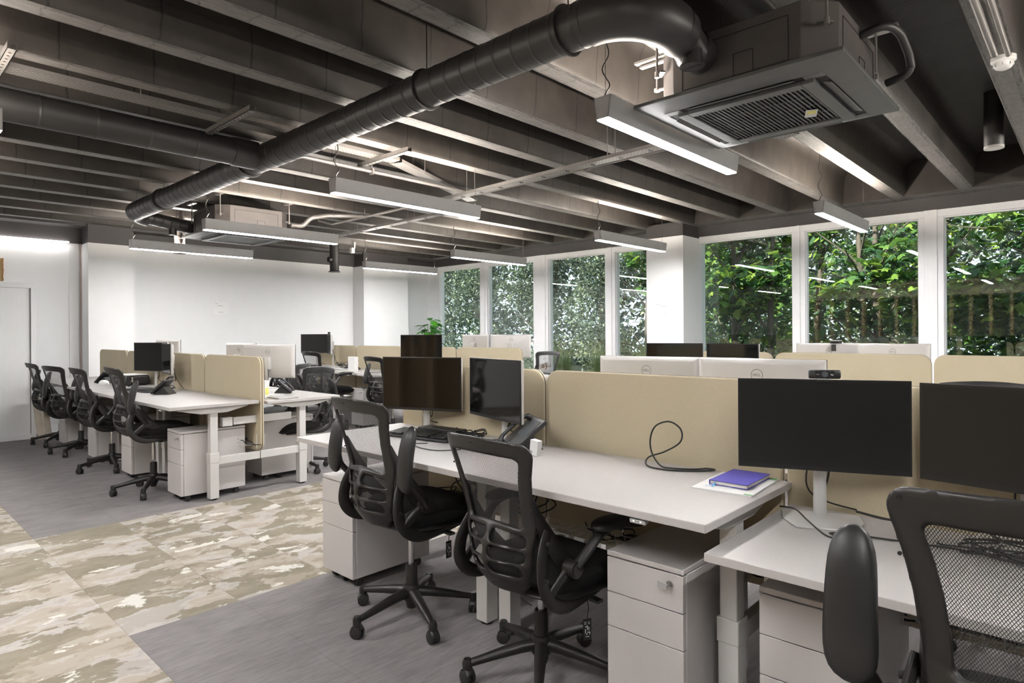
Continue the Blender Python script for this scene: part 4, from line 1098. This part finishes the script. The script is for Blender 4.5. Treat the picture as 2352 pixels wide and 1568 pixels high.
CH = [
 (-2.315, 1.80, -3, 52, .505, (82, 82), 'high-set black mesh chair with both arms raised, beside the aisle end pedestal'),
 (-1.56, 1.83, -4, 20, .42, (-7, -7), 'black mesh chair with lowered arms in the middle foreground'),
 (-.042, 1.44, 2, 10, .542, (84, 84), 'black mesh chair cut by the bottom right corner'),
 (-5.75, 1.80, -4, 40, .525, (74, 80), 'black mesh chair with raised arms nearest in the left row'),
 (-7.05, 1.84, 0, 64, .475, (80, 10), 'black mesh chair second in the left row, one arm raised'),
 (-8.28, 1.86, 13, 30, .455, (80, 76), 'black mesh chair third in the left row, wide back showing'),
 (-9.18, 1.86, 0, 30, .46, (76, 76), 'black mesh chair last in the left row beside the cupboard'),
 (-5.60, 3.00, 192, 10, .45, (76, 76), 'black mesh chair behind the left row, front of its back showing'),
 (-6.65, 3.35, 170, 30, .44, (70, 76), 'black mesh chair half hidden by the big silver monitor back'),
 (-7.70, 4.60, 2, 20, .545, (0, 0), 'black mesh chair at the far row in front of the monitor pair'),
 (-6.42, 4.72, -4, 40, .50, (76, 76), 'black mesh chair at the far row partly behind the glossy monitor'),
 (-9.0, 4.75, 8, 40, .48, (0, 0), 'black mesh chair at the far left end of the far row'),
 (-5.72, 6.62, 180, 40, .51, (0, 0), 'black mesh chair behind the silver monitors by the narrow windows'),
 (-.38, 3.35, 178, 40, .53, (0, 0), 'black mesh chair whose curved top rises behind the right monitor'),
]
made = [chair(*c) for c in CH]
made[0]; 
for i, lc in ((0, (.17, -.02, .42)), (1, (.19, -.03, .33))):
    make_tag(made[i], lc)
# ------------------------------------------------------------------ things on the desks
def cable(name, label, pts, r=.0035, mat='cable_black', n=8, cat='cable'):
    c = Vector(pts[0]); o = MB().tube([Vector(p) - c for p in smooth_path(pts, n)], r, 8).build(name, mat, None, smooth=80)
    o.location = c; return tag(o, label, cat)
H1 = .758
t = thing('webcam', 'black webcam perched on the matte monitor of the lowered desk', 'webcam', (-.655, 2.20, 1.157), math.radians(22))
MB().tube([(-.047, 0, 0), (-.044, 0, 0), (.044, 0, 0), (.047, 0, 0)], [.013, .0155, .0155, .013], 18, flat=(1, .95)).build('body', 'plastic_black', t, smooth=50)
MB().bb(-.030, .030, -.0165, -.0125, -.0125, .0125).build('face_plate', 'bezel', t, bevel=.002)
MB().tube([(0, -.0165, 0), (0, -.0185, 0)], [.0095, .008], 20).build('lens', 'phone_screen', t)
tx = text_mesh('logi', .006).xf(Matrix.Translation((.021, -.0168, 0)) @ Matrix.Rotation(PI / 2, 4, 'X')); tx.box((-.021, -.0168, 0), (.010, .0004, .001)); tx.build('logo', 'paper', t)
MB().box((0, .004, -.020), (.045, .04, .006)).box((0, .022, -.04), (.03, .005, .04)).build('clip', 'plastic_black', t)
t = thing('webcam', 'small black webcam clipped over the silver monitor back by the wide window', 'webcam', (-1.66, 5.90, 1.20), math.radians(200))
MB().tube([(-.045, 0, 0), (.045, 0, 0)], .014, 14).build('body', 'plastic_black', t)
MB().box((.02, .03, -.05), (.035, .02, .055), (.3, 0, 0)).build('clip', 'plastic_black', t)
t = thing('webcam', 'tiny black camera standing on the edge-on monitor of the far row', 'webcam', (-8.66, 5.18, 1.30))
MB().box((0, 0, .01), (.03, .03, .035)).box((0, 0, -.008), (.02, .02, .01)).build('body', 'plastic_black', t, bevel=.003)
# notebook on papers
t = thing('paper_folder', 'white folder with green printed corners lying under the blue notebook', 'folder', (-.942, 2.175, H1 + .0002), math.radians(4))
MB().bb(-.103, .103, -.15, .15, 0, .004).build('cover', 'paper', t)
MB().bb(.075, .101, -.148, -.135, .004, .0044).bb(.075, .101, .12, .148, .004, .0044).build('green_corner', 'green_print', t)
MB().box((-.04, -.02, .0043), (.10, .18, .0006), (0, 0, .15)).build('loose_sheet', 'paper', t)
q = MB()
for k in range(9): q.box((-.075 + random.uniform(0, .05), -.10 + k * .012, .0049), (random.uniform(.01, .03), .003, .0004), (0, 0, .15))
q.build('sketch_lines', 'ribbon', t)
t = thing('notebook', 'closed blue notebook with a ribbon marker lying on the white folder', 'notebook', (-.940, 2.205, H1 + .0055), math.radians(2))
MB().bb(-.068, .068, -.112, .112, .0, .0018).bb(-.068, .068, -.112, .112, .0135, .0155).bb(-.068, -.0655, -.112, .112, 0, .0155).build('cover', 'book_blue', t, bevel=.0007)
MB().bb(-.065, .064, -.108, .108, .0018, .0135).build('pages', 'page', t)
MB().box((-.045, -.125, .004), (.007, .034, .0006), (.25, 0, .1)).build('ribbon_marker', 'ribbon', t)
# standing cable loop
lp = []
for k in range(0, 15):
    a = -PI * .62 + 2 * PI * k / 15; lp.append((-1.285 + .068 * math.cos(a) + .0 * k, 2.285 + .012 * math.sin(a * 2), H1 + .098 + .092 * math.sin(a)))
P_ = [(-1.13, 2.325, H1 + .004), (-1.095, 2.33, H1 + .004), (-1.10, 2.30, H1 + .004), (-1.16, 2.24, H1 + .004), (-1.25, 2.20, H1 + .004), (-1.33, 2.22, H1 + .006), (-1.345, 2.26, H1 + .03), (-1.29, 2.295, H1 + .055), (-1.225, 2.30, H1 + .10), (-1.222, 2.30, H1 + .15), (-1.27, 2.295, H1 + .178), (-1.33, 2.29, H1 + .155), (-1.352, 2.285, H1 + .10), (-1.335, 2.27, H1 + .045), (-1.28, 2.24, H1 + .008), (-1.22, 2.225, H1 + .008), (-1.15, 2.27, H1 + .007), (-1.12, 2.315, H1 + .007)]
cable('looped_cable', 'stiff black cable standing up in a loop on the bare desk', P_, .0034)
# keyboards
def keyboard(label, x, y, z, rz, mat='phone_body', tilt=.10, w=.42, d=.15):
    t = thing('keyboard', label, 'keyboard', (x, y, z + .004), rz)
    MB().prism([(-d / 2, 0), (d / 2, 0), (d / 2, .022), (-d / 2, .010)], 'x', -w / 2, w / 2).build('case', mat, t, bevel=.002)
    k = MB()
    for r in range(6):
        n = 15 if r < 5 else 8
        for c in range(21):
            if c in (15,): continue
            if r == 0 and 4 < c < 9: continue
            x0 = -w / 2 + .018 + c * (w - .03) / 21; y0 = -d / 2 + .018 + r * (d - .03) / 6
            k.box((x0, y0 + .004, .0135 + (y0 + d / 2) * .08 + .003), (.0155, .0165, .006), (.08, 0, 0))
    o = k.build('keys', 'plastic_black' if mat != 'lamp_body' else 'button_grey', t)
    return t
keyboard('black keyboard below the wide glossy monitor of the near row', -2.56, 2.08, H1, math.radians(8))
keyboard('grey keyboard between the phone and the stand on the left row', -6.72, 2.02, H1, math.radians(10), 'ped_seam')
t = thing('keyboard', 'dark keyboard mat on the far row below the dark grey monitor', 'keyboard', (-9.1, 5.02, .802), .3)
MB().box((0, 0, .006), (.45, .20, .012)).build('mat', 'phone_body', t, bevel=.003)
# dock
t = thing('docking_station', 'flat black docking station with a blue light behind the keyboard', 'docking station', (-2.60, 2.235, H1), math.radians(6))
MB().bb(-.14, .14, -.045, .045, .003, .030).build('case', 'plastic_black', t, bevel=.004)
MB().box((.13, -.046, .016), (.006, .002, .006)).build('indicator', 'led_blue', t)
# bottle
t = thing('water_bottle', 'clear empty plastic bottle behind the dock of the near row', 'bottle', (-2.845, 2.335, H1))
MB().lathe([(.030, 0), (.034, .006), (.034, .05), (.031, .06), (.034, .07), (.034, .12), (.026, .15), (.013, .175), (.013, .19)], seg=22).build('body', 'bottle', t)
MB().lathe([(.0145, .188), (.0145, .204)], seg=16).build('cap', 'white_plastic', t)
# phones
def phone(label, x, y, z, rz, big=False, tilt=42):
    t = thing('desk_phone', label, 'phone', (x, y, z), rz)
    T = Matrix.Rotation(math.radians(tilt), 4, 'X')
    h = .20 if big else .17
    MB().box((0.01 if big else 0, h / 2, 0), (.215 if big else .17, h, .018)).xf(T).build('front_plate', 'phone_body', t, bevel=.004, loc=(0, -.09, .012))
    MB().box((.035, h * (.66 if big else .70), .0095), (.125 if big else .085, h * (.50 if big else .36), .002)).xf(T).build('screen', 'phone_screen', t, loc=(0, -.09, .012))
    k = MB()
    for i in range(3):
        for j in range(1 if big else 4): k.box((.01 + i * .024, .016 + j * .018, .0105), (.016, .010, .004))
    k.xf(T).build('keypad', 'button_grey' if big else 'plastic_black', t, loc=(0, -.09, .012))
    MB().prism([(-.09, 0), (.07, 0), (.055, .02), (-.02 + h * .15, h * .42), (-.07, .01)], 'x', -.06, .06).build('foot_wedge', 'phone_body', t, bevel=.003)
    hs = MB().tube(smooth_path([(-.062, .0, .018), (-.062, .02, .036), (-.062, .09, .040), (-.062, .16, .036), (-.062, .18, .016)], 5), [.018, .019, .02, .017, .014, .012, .011, .010, .010, .010, .010, .010, .010, .010, .011, .012, .014, .018, .020, .019, .018], 12, flat=(1.25, .8)).xf(T)
    hs.build('handset', 'phone_body', t, loc=(0, -.09, .012))
    return t
phone('black touchscreen desk phone on the near row below the reflecting monitor', -1.965, 2.20, H1, math.radians(-32), True, 38)
phone('black desk phone next to the grey keyboard of the left row', -6.25, 2.06, H1, math.radians(-48), False, 44)
phone('black desk phone farthest up the left row, before the wall', -8.22, 2.10, H1, math.radians(-52), False, 46)
phone('black desk phone on the rear desk of the left row beside the leaflet stand', -5.62, 2.86, .745, math.radians(150))
phone('black desk phone behind the upright white box on the far row', -8.02, 5.22, .77, math.radians(-10), False, 50)
o = MB().box((0, 0, .035), (.045, .03, .068), (0, .12, 0)).build('small_box', 'white_plastic', None, bevel=.002, loc=(-1.815, 2.10, H1)); tag(o, 'little white block beside the touchscreen phone', 'box')
# left row bits
t = thing('equipment_case', 'black rounded equipment case with a pale lid on the left row', 'case', (-7.72, 2.20, H1), .1)
MB().box((0, 0, .055), (.36, .24, .105)).build('body', 'plastic_black', t, bevel=.025, seg=4)
MB().box((0, 0, .112), (.33, .21, .010)).build('lid', 'white_plastic', t, bevel=.004)
MB().tube(smooth_path([(-.05, -.125, .05), (-.03, -.14, .065), (.03, -.14, .065), (.05, -.125, .05)], 4), .005, 8).build('handle', 'chrome', t)
t = thing('mini_tripod', 'small black tripod with a chrome head next to the equipment case', 'tripod', (-7.40, 2.12, H1))
for a in (0, 2.1, 4.2): MB().cyl((0, 0, .055), (.035 * math.cos(a), .035 * math.sin(a), .003), .005, 6).build('leg', 'plastic_black', t)
MB().lathe([(.008, .05), (.012, .065), (.006, .08), (.010, .10)], seg=12).build('head', 'chrome', t)
o = MB().lathe([(.055, 0), (.056, .012), (.047, .03), (.028, .042), (.0, .046)], seg=24).build('domed_gadget', 'white_plastic', None, smooth=60, loc=(-8.03, 2.02, H1)); o.scale = (1.25, .9, 1.1); tag(o, 'white domed gadget on the left row between the phone and the case', 'gadget')
t = thing('leaflet_stand', 'white leaflet box with a green and yellow print at the end of the rear desk', 'box', (-5.36, 2.56, .745), .2)
MB().box((0, 0, .075), (.09, .05, .15)).build('box', 'white_plastic', t, bevel=.002)
MB().box((.0, -.0256, .06), (.06, .001, .07)).box((.0455, 0, .055), (.001, .035, .06)).build('print', 'yellow_print', t)
o = MB().box((0, 0, .005), (.26, .18, .008)).build('closed_tablet', 'silver', None, bevel=.003, loc=(-5.23, 2.66, .746)); tag(o, 'thin silver tablet lying near the aisle end of the rear left desk', 'tablet')
o = MB().box((0, 0, .105), (.135, .06, .205)).build('upright_box', 'white_plastic', None, bevel=.002, loc=(-7.62, 4.93, .77), rot=(0, 0, .25)); tag(o, 'upright white product box on the far row behind the mesh chair', 'box')
o = MB().box((0, 0, 0), (.05, .08, .07)).box((.0, .30, 0), (.03, .5, .06)).build('white_trunking', 'desk_metal', None, bevel=.003, loc=(-5.13, 2.14, .60)); tag(o, 'short white cable trunking under the aisle end desk of the left row', 'trunking')
# loose cables on desks
rc = random.Random(11)
def tangle(label, c, rx, ry, n, hgt=.03, mat='cable_black', r=.003):
    m = MB()
    for q in range(n):
        pts = []
        a = rc.uniform(0, 6.28)
        for j in range(7):
            a += rc.uniform(.5, 1.3); pts.append((rx * math.cos(a) * rc.uniform(.3, 1), ry * math.sin(a) * rc.uniform(.3, 1), max(r, rc.uniform(-.2, 1) * hgt + r)))
        m.tube(smooth_path(pts, 5), r, 6)
    o = m.build('cable_tangle', mat, None, smooth=80, loc=c); o['kind'] = 'stuff'; return tag(o, label, 'cables')
tangle('black cables tangled behind the dock of the near row', (-2.42, 2.28, H1), .16, .05, 5, .035)
tangle('black cables tangled around the stand on the left row', (-6.55, 2.16, H1), .20, .08, 6, .05)
tangle('black cables heaped at the monitor stands of the far row', (-8.40, 5.27, .775), .22, .07, 8, .09)
tangle('white cables lying before the upright box on the far row', (-8.10, 5.05, .772), .25, .07, 5, .02, 'cable_white')
tangle('black cables behind the mesh chair in the bottom right corner', (-.10, 2.17, .682), .25, .10, 8, .03)
cable('desk_cable', 'thin black mouse cable curling in front of the black keyboard', [(-2.40, 1.97, H1 + .004), (-2.44, 1.92, H1 + .003), (-2.34, 1.875, H1 + .003), (-2.22, 1.885, H1 + .003), (-2.16, 1.97, H1 + .003)], .0022)
cable('desk_cable', 'black cable running from the phone to the dock along the near row', [(-2.05, 2.30, H1 + .004), (-2.16, 2.26, H1 + .01), (-2.26, 2.23, H1 + .004), (-2.38, 2.29, H1 + .012), (-2.52, 2.31, H1 + .008), (-2.60, 2.30, H1 + .004)], .0033)
cable('desk_cable', 'thick black cable arching behind the stand of the webcam monitor', [(-.60, 2.34, .69), (-.48, 2.335, .684), (-.38, 2.33, .72), (-.28, 2.31, .725), (-.20, 2.28, .69), (-.10, 2.24, .686)], .0042)
cable('desk_cable', 'thin black cable lying over the foot of the webcam monitor stand', [(-.80, 2.20, .70), (-.74, 2.17, .708), (-.68, 2.10, .70), (-.60, 2.02, .686), (-.56, 2.03, .684), (-.60, 2.06, .684), (-.52, 2.09, .685), (-.30, 2.14, .684), (-.20, 2.14, .684)], .0026)
cable('hanging_cable', 'black cable hanging down under the near row beside the high chair', [(-2.30, 2.30, .70), (-2.22, 2.15, .55), (-2.15, 2.10, .40), (-2.10, 2.16, .20), (-2.02, 2.2, .06), (-1.95, 2.22, .02)], .0035)
cable('hanging_cable', 'black cable hanging under the bare desk by the lowered armrest', [(-1.16, 2.30, .72), (-1.15, 2.27, .60), (-1.16, 2.28, .50), (-1.15, 2.32, .42)], .003)
o = MB().cyl((-1.52, 2.34, .40), (-1.52, 2.34, .73), .003, 6).cyl((-1.52, 2.34, .45), (-1.52, 2.34, .455), .006, 6).build('steel_rod', 'chrome', None); tag(o, 'thin steel rod between desk and basket under the bare desk', 'rod')
for i, (x, y) in enumerate(((-2.40, 2.25), (-2.05, 2.27), (-.45, 2.28))):
    m = MB()
    for q in range(9):
        pts = [(x + rc.uniform(-.18, .18), y + rc.uniform(-.03, .05), .73 if x < -1 else .65), (x + rc.uniform(-.2, .2), y + rc.uniform(-.05, .04), .60), (x + rc.uniform(-.2, .2), y + rc.uniform(-.05, .05), .50), (x + rc.uniform(-.2, .2), y + rc.uniform(-.04, .05), .42)]
        m.tube(smooth_path(pts, 5), .0038, 6)
    o = m.build('hanging_cables', 'cable_black', None, smooth=80); o['kind'] = 'stuff'
    tag(o, ['loops of black cable hanging under the keyboard desk', 'loops of black cable hanging where the two near desks meet', 'loops of black cable under the lowered desk'][i], 'cables')

# ------------------------------------------------------------------ plants indoors
rp = random.Random(5)
def leaf_verts(kind):
    if kind == 'maple': return [(0, 0), (.18, .05), (.48, -.02), (.34, .22), (.50, .46), (.26, .46), (.22, .66), (.0, 1.0), (-.22, .66), (-.26, .46), (-.50, .46), (-.34, .22), (-.48, -.02), (-.18, .05)]
    if kind == 'palm': return [(0, 0), (.30, .10), (.42, .28), (.26, .32), (.44, .52), (.24, .52), (.34, .78), (.12, .72), (0, 1.0), (-.12, .72), (-.34, .78), (-.24, .52), (-.44, .52), (-.26, .32), (-.42, .28), (-.30, .10)]
    return [(0, 0), (.26, .35), (.16, .8), (0, 1), (-.16, .8), (-.26, .35)]
def leaves(m, pos, size, kind='maple', rs=rp, droop=.5, out=None):
    V = leaf_verts(kind)
    for p in pos:
        s = size * rs.uniform(.65, 1.25)
        az = rs.uniform(0, 2 * PI); el = rs.uniform(-1.1, .5); 
        R = Euler((el, rs.uniform(-.6, .6), az)).to_matrix()
        n = len(V); o = len(m.v)
        for a, b in V:
            q = R @ Vector((a * s, b * s, -droop * s * (abs(a) ** 1.5 + b * b * .25))); m.v.append((p[0] + q.x, p[1] + q.y, p[2] + q.z))
        # fan around the mid rib
        half = n // 2
        m.f.append(tuple(o + i for i in range(0, half + 1))); m.f.append(tuple([o] + [o + i for i in range(half, n)]))
def big_build(m, name, mat, parent, **kw):
    me = bpy.data.meshes.new(name); me.from_pydata(m.v, [], m.f); me.materials.append(MATS[mat])
    o = bpy.data.objects.new(name, me); COL.objects.link(o); o.parent = parent; return o
t = thing('potted_plant', 'bushy green split leaf plant in the corner by the first window', 'plant', (-9.72, 8.08, 0))
MB().lathe([(.13, 0), (.17, .02), (.20, .40), (.215, .42), (.20, .42), (.18, .38)], seg=24).build('pot', 'terracotta', t)
MB().lathe([(.185, .35), (.185, .39)], seg=20).build('soil', 'soil', t)
st = MB(); pos = []
for k in range(52):
    a = rp.uniform(0, 2 * PI); r = rp.uniform(.03, .21); z = 1.20 + rp.uniform(-.34, .40) * (1.1 - r)
    st.tube(bez((0, 0, .38), (0, 0, .8), (r * .4 * math.cos(a), r * .4 * math.sin(a), z), (r * math.cos(a), r * math.sin(a), z + .02), 7), .005, 5)
    pos.append((r * math.cos(a), r * math.sin(a), z + .02, a))
st.build('stems', 'leaf_pot', t)
m = MB()
for x, y, z, a in pos:
    V = leaf_verts('palm'); s = rp.uniform(.14, .20); R = Euler((rp.uniform(-.6, .25), rp.uniform(-.3, .3), a - PI / 2)).to_matrix(); o_ = len(m.v); n = len(V)
    for u, v in V:
        q = R @ Vector((u * s * 1.15, v * s, -.35 * s * (v * v + u * u))); m.v.append((x + q.x, y + q.y, z + q.z))
    h2 = n // 2; m.f.append(tuple(o_ + i for i in range(h2 + 1))); m.f.append(tuple([o_] + [o_ + i for i in range(h2, n)]))
big_build(m, 'foliage', 'leaf_pot', t)
t = thing('small_potted_flower', 'small pot of reddish dried flowers on the window sill by the far chair', 'plant', (-7.02, 8.38, .575))
MB().lathe([(.045, 0), (.06, .09), (.055, .09)], seg=18).build('pot', 'white_plastic', t)
m = MB(); leaves(m, [(rp.gauss(0, .07), rp.gauss(0, .04), .14 + rp.gauss(0, .05)) for _ in range(160)], .035, 'oval'); big_build(m, 'foliage', 'leaf_flower', t)
# ------------------------------------------------------------------ behind the viewpoint: wooden fins and planter seen only in the window reflections
t = thing('wood_fin_divider', 'tan room divider of tall wooden fins seen only as a reflection in the wide windows', 'divider', (0, -1.35, 0))
MB().bb(-6.2, -.6, -.14, .14, 2.13, 2.50).build('header', 'header_tan', t)
for k in range(15): MB().bb(-6.1 + k * .385, -6.1 + k * .385 + .06, -.12, .12, .0, 2.13).build('fin', 'fin_wood', t)
MB().bb(-6.0, -.6, -.14, -.12, 0, 1.05).build('low_panel', 'fin_wood', t)
g0 = thing('planter_grass', 'spiky grass tuft set on the divider header, seen only in the reflection', 'plant', (-5.8, -1.35, 2.45), 0, 'grass tufts on the divider')
m = MB()
for k in range(26):
    a = rp.uniform(0, 6.28); b = rp.uniform(.05, .16); m.add([(0, -.008, 0), (0, .008, 0), (b * math.cos(a), b * math.sin(a), rp.uniform(.2, .34))], [(0, 1, 2)])
big_build(m, 'blades', 'grass_blade', g0)
for k in range(1, 8):
    place(copy_tree(g0), (-5.8 + .72 * k, -1.35, 2.45))
t = thing('exit_sign', 'green exit sign with a running figure, seen only as a reflection', 'sign', (-5.9, -3.2, 2.0))
MB().box((0, 0, 0), (.36, .03, .18)).build('case', 'exit_green', t)
MB().box((-.05, .0165, 0), (.10, .002, .12)).box((.09, .0165, 0), (.10, .002, .03)).build('pictogram', 'exit_white', t)

# ------------------------------------------------------------------ outside
o = MB().bb(-45, 25, 8.75, 45, -.45, -.35).build('ground', 'ground_soil', None); struct(o)
ro = random.Random(21)
def crown_pts(rs, c, R, n, shell=.5):
    out = []
    while len(out) < n:
        x, y, z = rs.uniform(-1, 1), rs.uniform(-1, 1), rs.uniform(-1, 1); d = x * x + y * y + z * z
        if d > 1 or d < shell * rs.random(): continue
        out.append((c[0] + x * R[0], c[1] + y * R[1], c[2] + z * R[2]))
    return out
def tree(label, x, y, blobs, n, size, kind, mat, trunks, seed, group, hx, hy):
    rs = random.Random(seed)
    t = thing('tree', label, 'tree', (x, y, -.4), 0, group)
    tr = MB(); cl = lambda v, m: max(-m, min(m, v))
    for (dx, dy, lean, h, r) in trunks:
        dx, dy = cl(dx, hx * .5), cl(dy, hy * .4); top = (cl(dx + lean, hx - .2), dy + rs.uniform(-.2, .2), h)
        path = bez((dx, dy, 0), (dx, dy, h * .3), (cl(dx + lean * .5 + rs.uniform(-.3, .3), hx - .2), dy, h * .65), top, 12)
        tr.tube(path, [r * (1 - .75 * i / 12) for i in range(13)], 9)
        for b in range(12):
            i = rs.randint(2, 11); p = path[i]; a = rs.uniform(0, 6.28); L = rs.uniform(.6, 1.7)
            q = Vector((cl(p.x + math.cos(a) * L, hx - .12), cl(p.y + math.sin(a) * L * .7, hy - .12), p.z + rs.uniform(.3, 1.2)))
            br = bez(p, p + (q - p) * .3 + Vector((0, 0, .2)), p + (q - p) * .7, q, 6); tr.tube(br, [r * .30 * (1 - .12 * j) for j in range(7)], 5)
    tr.build('trunk', 'bark', t)
    m = MB(); tot = sum(b[1][0] * b[1][1] * b[1][2] for b in blobs); mg = size * .9
    for c, R in blobs:
        pts = [p for p in crown_pts(rs, c, R, max(8, int(n * R[0] * R[1] * R[2] / tot))) if abs(p[0]) < hx - mg and abs(p[1]) < hy - mg]
        leaves(m, pts, size, kind, rs)
    big_build(m, 'foliage', mat, t)
    return t
# maples close to the wide windows
near = [(-4.45, 'maple close outside the first wide window, right of the column'), (-2.6, 'maple with dark trunk outside between the first two wide windows'), (-.75, 'leafy maple filling the second wide window'), (1.1, 'leafy maple in the rightmost window'), (2.95, 'maple beyond the right edge of the photo'), (-6.3, 'maple with a branch showing in the pane left of the column')]
for i, (x, lb) in enumerate(near):
    hx, hy = .92, 1.0; y = 10.9 + (.25 if i % 2 else 0)
    bl = [((ro.uniform(-.7, .7), ro.uniform(-.5, .5), ro.uniform(.4, 4.9)), (ro.uniform(.5, .8), ro.uniform(.4, .7), ro.uniform(.4, .7))) for k in range(12)]
    if i == 5: bl = [(c, (R[0] * .7, R[1] * .7, R[2] * .7)) for c, R in bl if c[2] > 1.6]
    tree(lb, x, y, bl, 3600 if i != 5 else 1100, .17, 'maple', 'leaf_maple', [(ro.uniform(-.4, .4), ro.uniform(-.2, .3), ro.uniform(-.6, .6), 5.0, .075) for _ in range(2)], 40 + i, 'maples by the wide windows', hx, hy)
for i in range(6):
    x = -6.5 + 2.2 * i
    bl = [((ro.uniform(-.9, .9), ro.uniform(-.5, .5), ro.uniform(.2, 5.4)), (ro.uniform(.8, 1.1), .7, ro.uniform(.6, .9))) for _ in range(13)]
    tree('green tree in the second line of trees, %s' % ['behind the pane left of the column', 'behind the column', 'behind the first wide window', 'behind the second wide window', 'behind the rightmost window', 'past the right edge'][i], x, 13.6, bl, 4600, .17, 'oval', 'leaf_maple', [(ro.uniform(-.5, .5), 0, ro.uniform(-.8, .8), 5.5, .09) for _ in range(2)], 60 + i, 'second line of trees', 1.09, 1.1)
for i in range(9):
    x, y = -24.4 + 3.35 * i, 20.6
    bl = [((ro.uniform(-1.3, 1.3), ro.uniform(-.8, .8), ro.uniform(.3, 6.6)), (ro.uniform(1.0, 1.5), .9, ro.uniform(.7, 1.1))) for _ in range(16)]
    if i in (4, 5): bl = [b for b in bl if b[0][2] < 5.4]
    tree('dark far tree %s' % ['leftmost beyond the first narrow window', 'behind the first narrow window', 'behind the first mullion', 'behind the second narrow window', 'with sky above it in the third narrow window', 'with thin top next to the column', 'behind the first wide window', 'behind the second wide window', 'behind the rightmost window'][i], x, y, bl, 15000, .14, 'oval', 'leaf_dark', [(0, 0, ro.uniform(-.8, .8), 7.0, .17), (.5, .2, ro.uniform(-1.2, 1.2), 6.0, .10)], 80 + i, 'dark far trees', 1.67, 1.7)
# hedge far behind
m = MB(); rs = random.Random(3)
leaves(m, [(rs.uniform(-42, 18), rs.uniform(25, 26.5), rs.uniform(-.4, 7.0 + math.sin(rs.random() * 6))) for _ in range(40000)], .36, 'oval', rs)
o = big_build(m, 'tall_hedge', 'leaf_dark', None); tag(o, 'dark mass of hedge far behind all the trees', 'hedge')
# grasses and stones outside the narrow windows
for i, (x, y) in enumerate(((-6.6, 9.45), (-5.7, 9.4), (-7.5, 9.5), (-4.8, 9.4), (-3.9, 9.4))):
    t = thing('ornamental_grass', 'tall pale ornamental grass outside, %s' % ['at the middle of the third narrow window', 'below the pane left of the column', 'at the left of the third narrow window', 'behind the column foot', 'at the start of the first wide window'][i], 'grass', (x, y, -.4), 0, 'ornamental grasses')
    m = MB()
    for k in range(420):
        a = ro.uniform(0, 6.28); b = ro.uniform(.05, .36); h = ro.uniform(.8, 1.75); x0, y0 = ro.uniform(-.08, .08), ro.uniform(-.08, .08); w = .006
        px, py = -math.sin(a) * w, math.cos(a) * w
        p1 = (x0 + b * .35 * math.cos(a), y0 + b * .35 * math.sin(a), h * .7); p2 = (x0 + b * math.cos(a), y0 + b * math.sin(a), h * ro.uniform(.8, 1))
        m.add([(x0 - px, y0 - py, 0), (x0 + px, y0 + py, 0), (p1[0] + px, p1[1] + py, p1[2]), (p1[0] - px, p1[1] - py, p1[2]), p2], [(0, 1, 2, 3), (3, 2, 4)])
    big_build(m, 'blades', 'grass_blade', t)
for i in range(7):
    x, y = -14.3 + i * .98, 11.6 - i * .22; m = MB()
    n = 10; pr = [(ro.uniform(.25, .40) * math.sin(PI * k / n) + .001, .9 * (1 - math.cos(PI * k / n)) / 2 * ro.uniform(.9, 1.0)) for k in range(n + 1)]
    m.lathe(pr, seg=9); m.v = [(v[0] * ro.uniform(.9, 1.15), v[1] * ro.uniform(.9, 1.15), v[2]) for v in m.v]
    o = m.build('garden_boulder', 'stone', None, smooth=30, loc=(x, y, -.4)); o.rotation_euler.z = ro.uniform(0, 3)
    tag(o, 'grey boulder outside the narrow windows, %s' % ['first from the left wall', 'second from the left wall', 'third from the left wall', 'middle of the boulders', 'third from the grasses', 'second from the grasses', 'next to the pale grasses'][i], 'boulder', 'garden boulders')
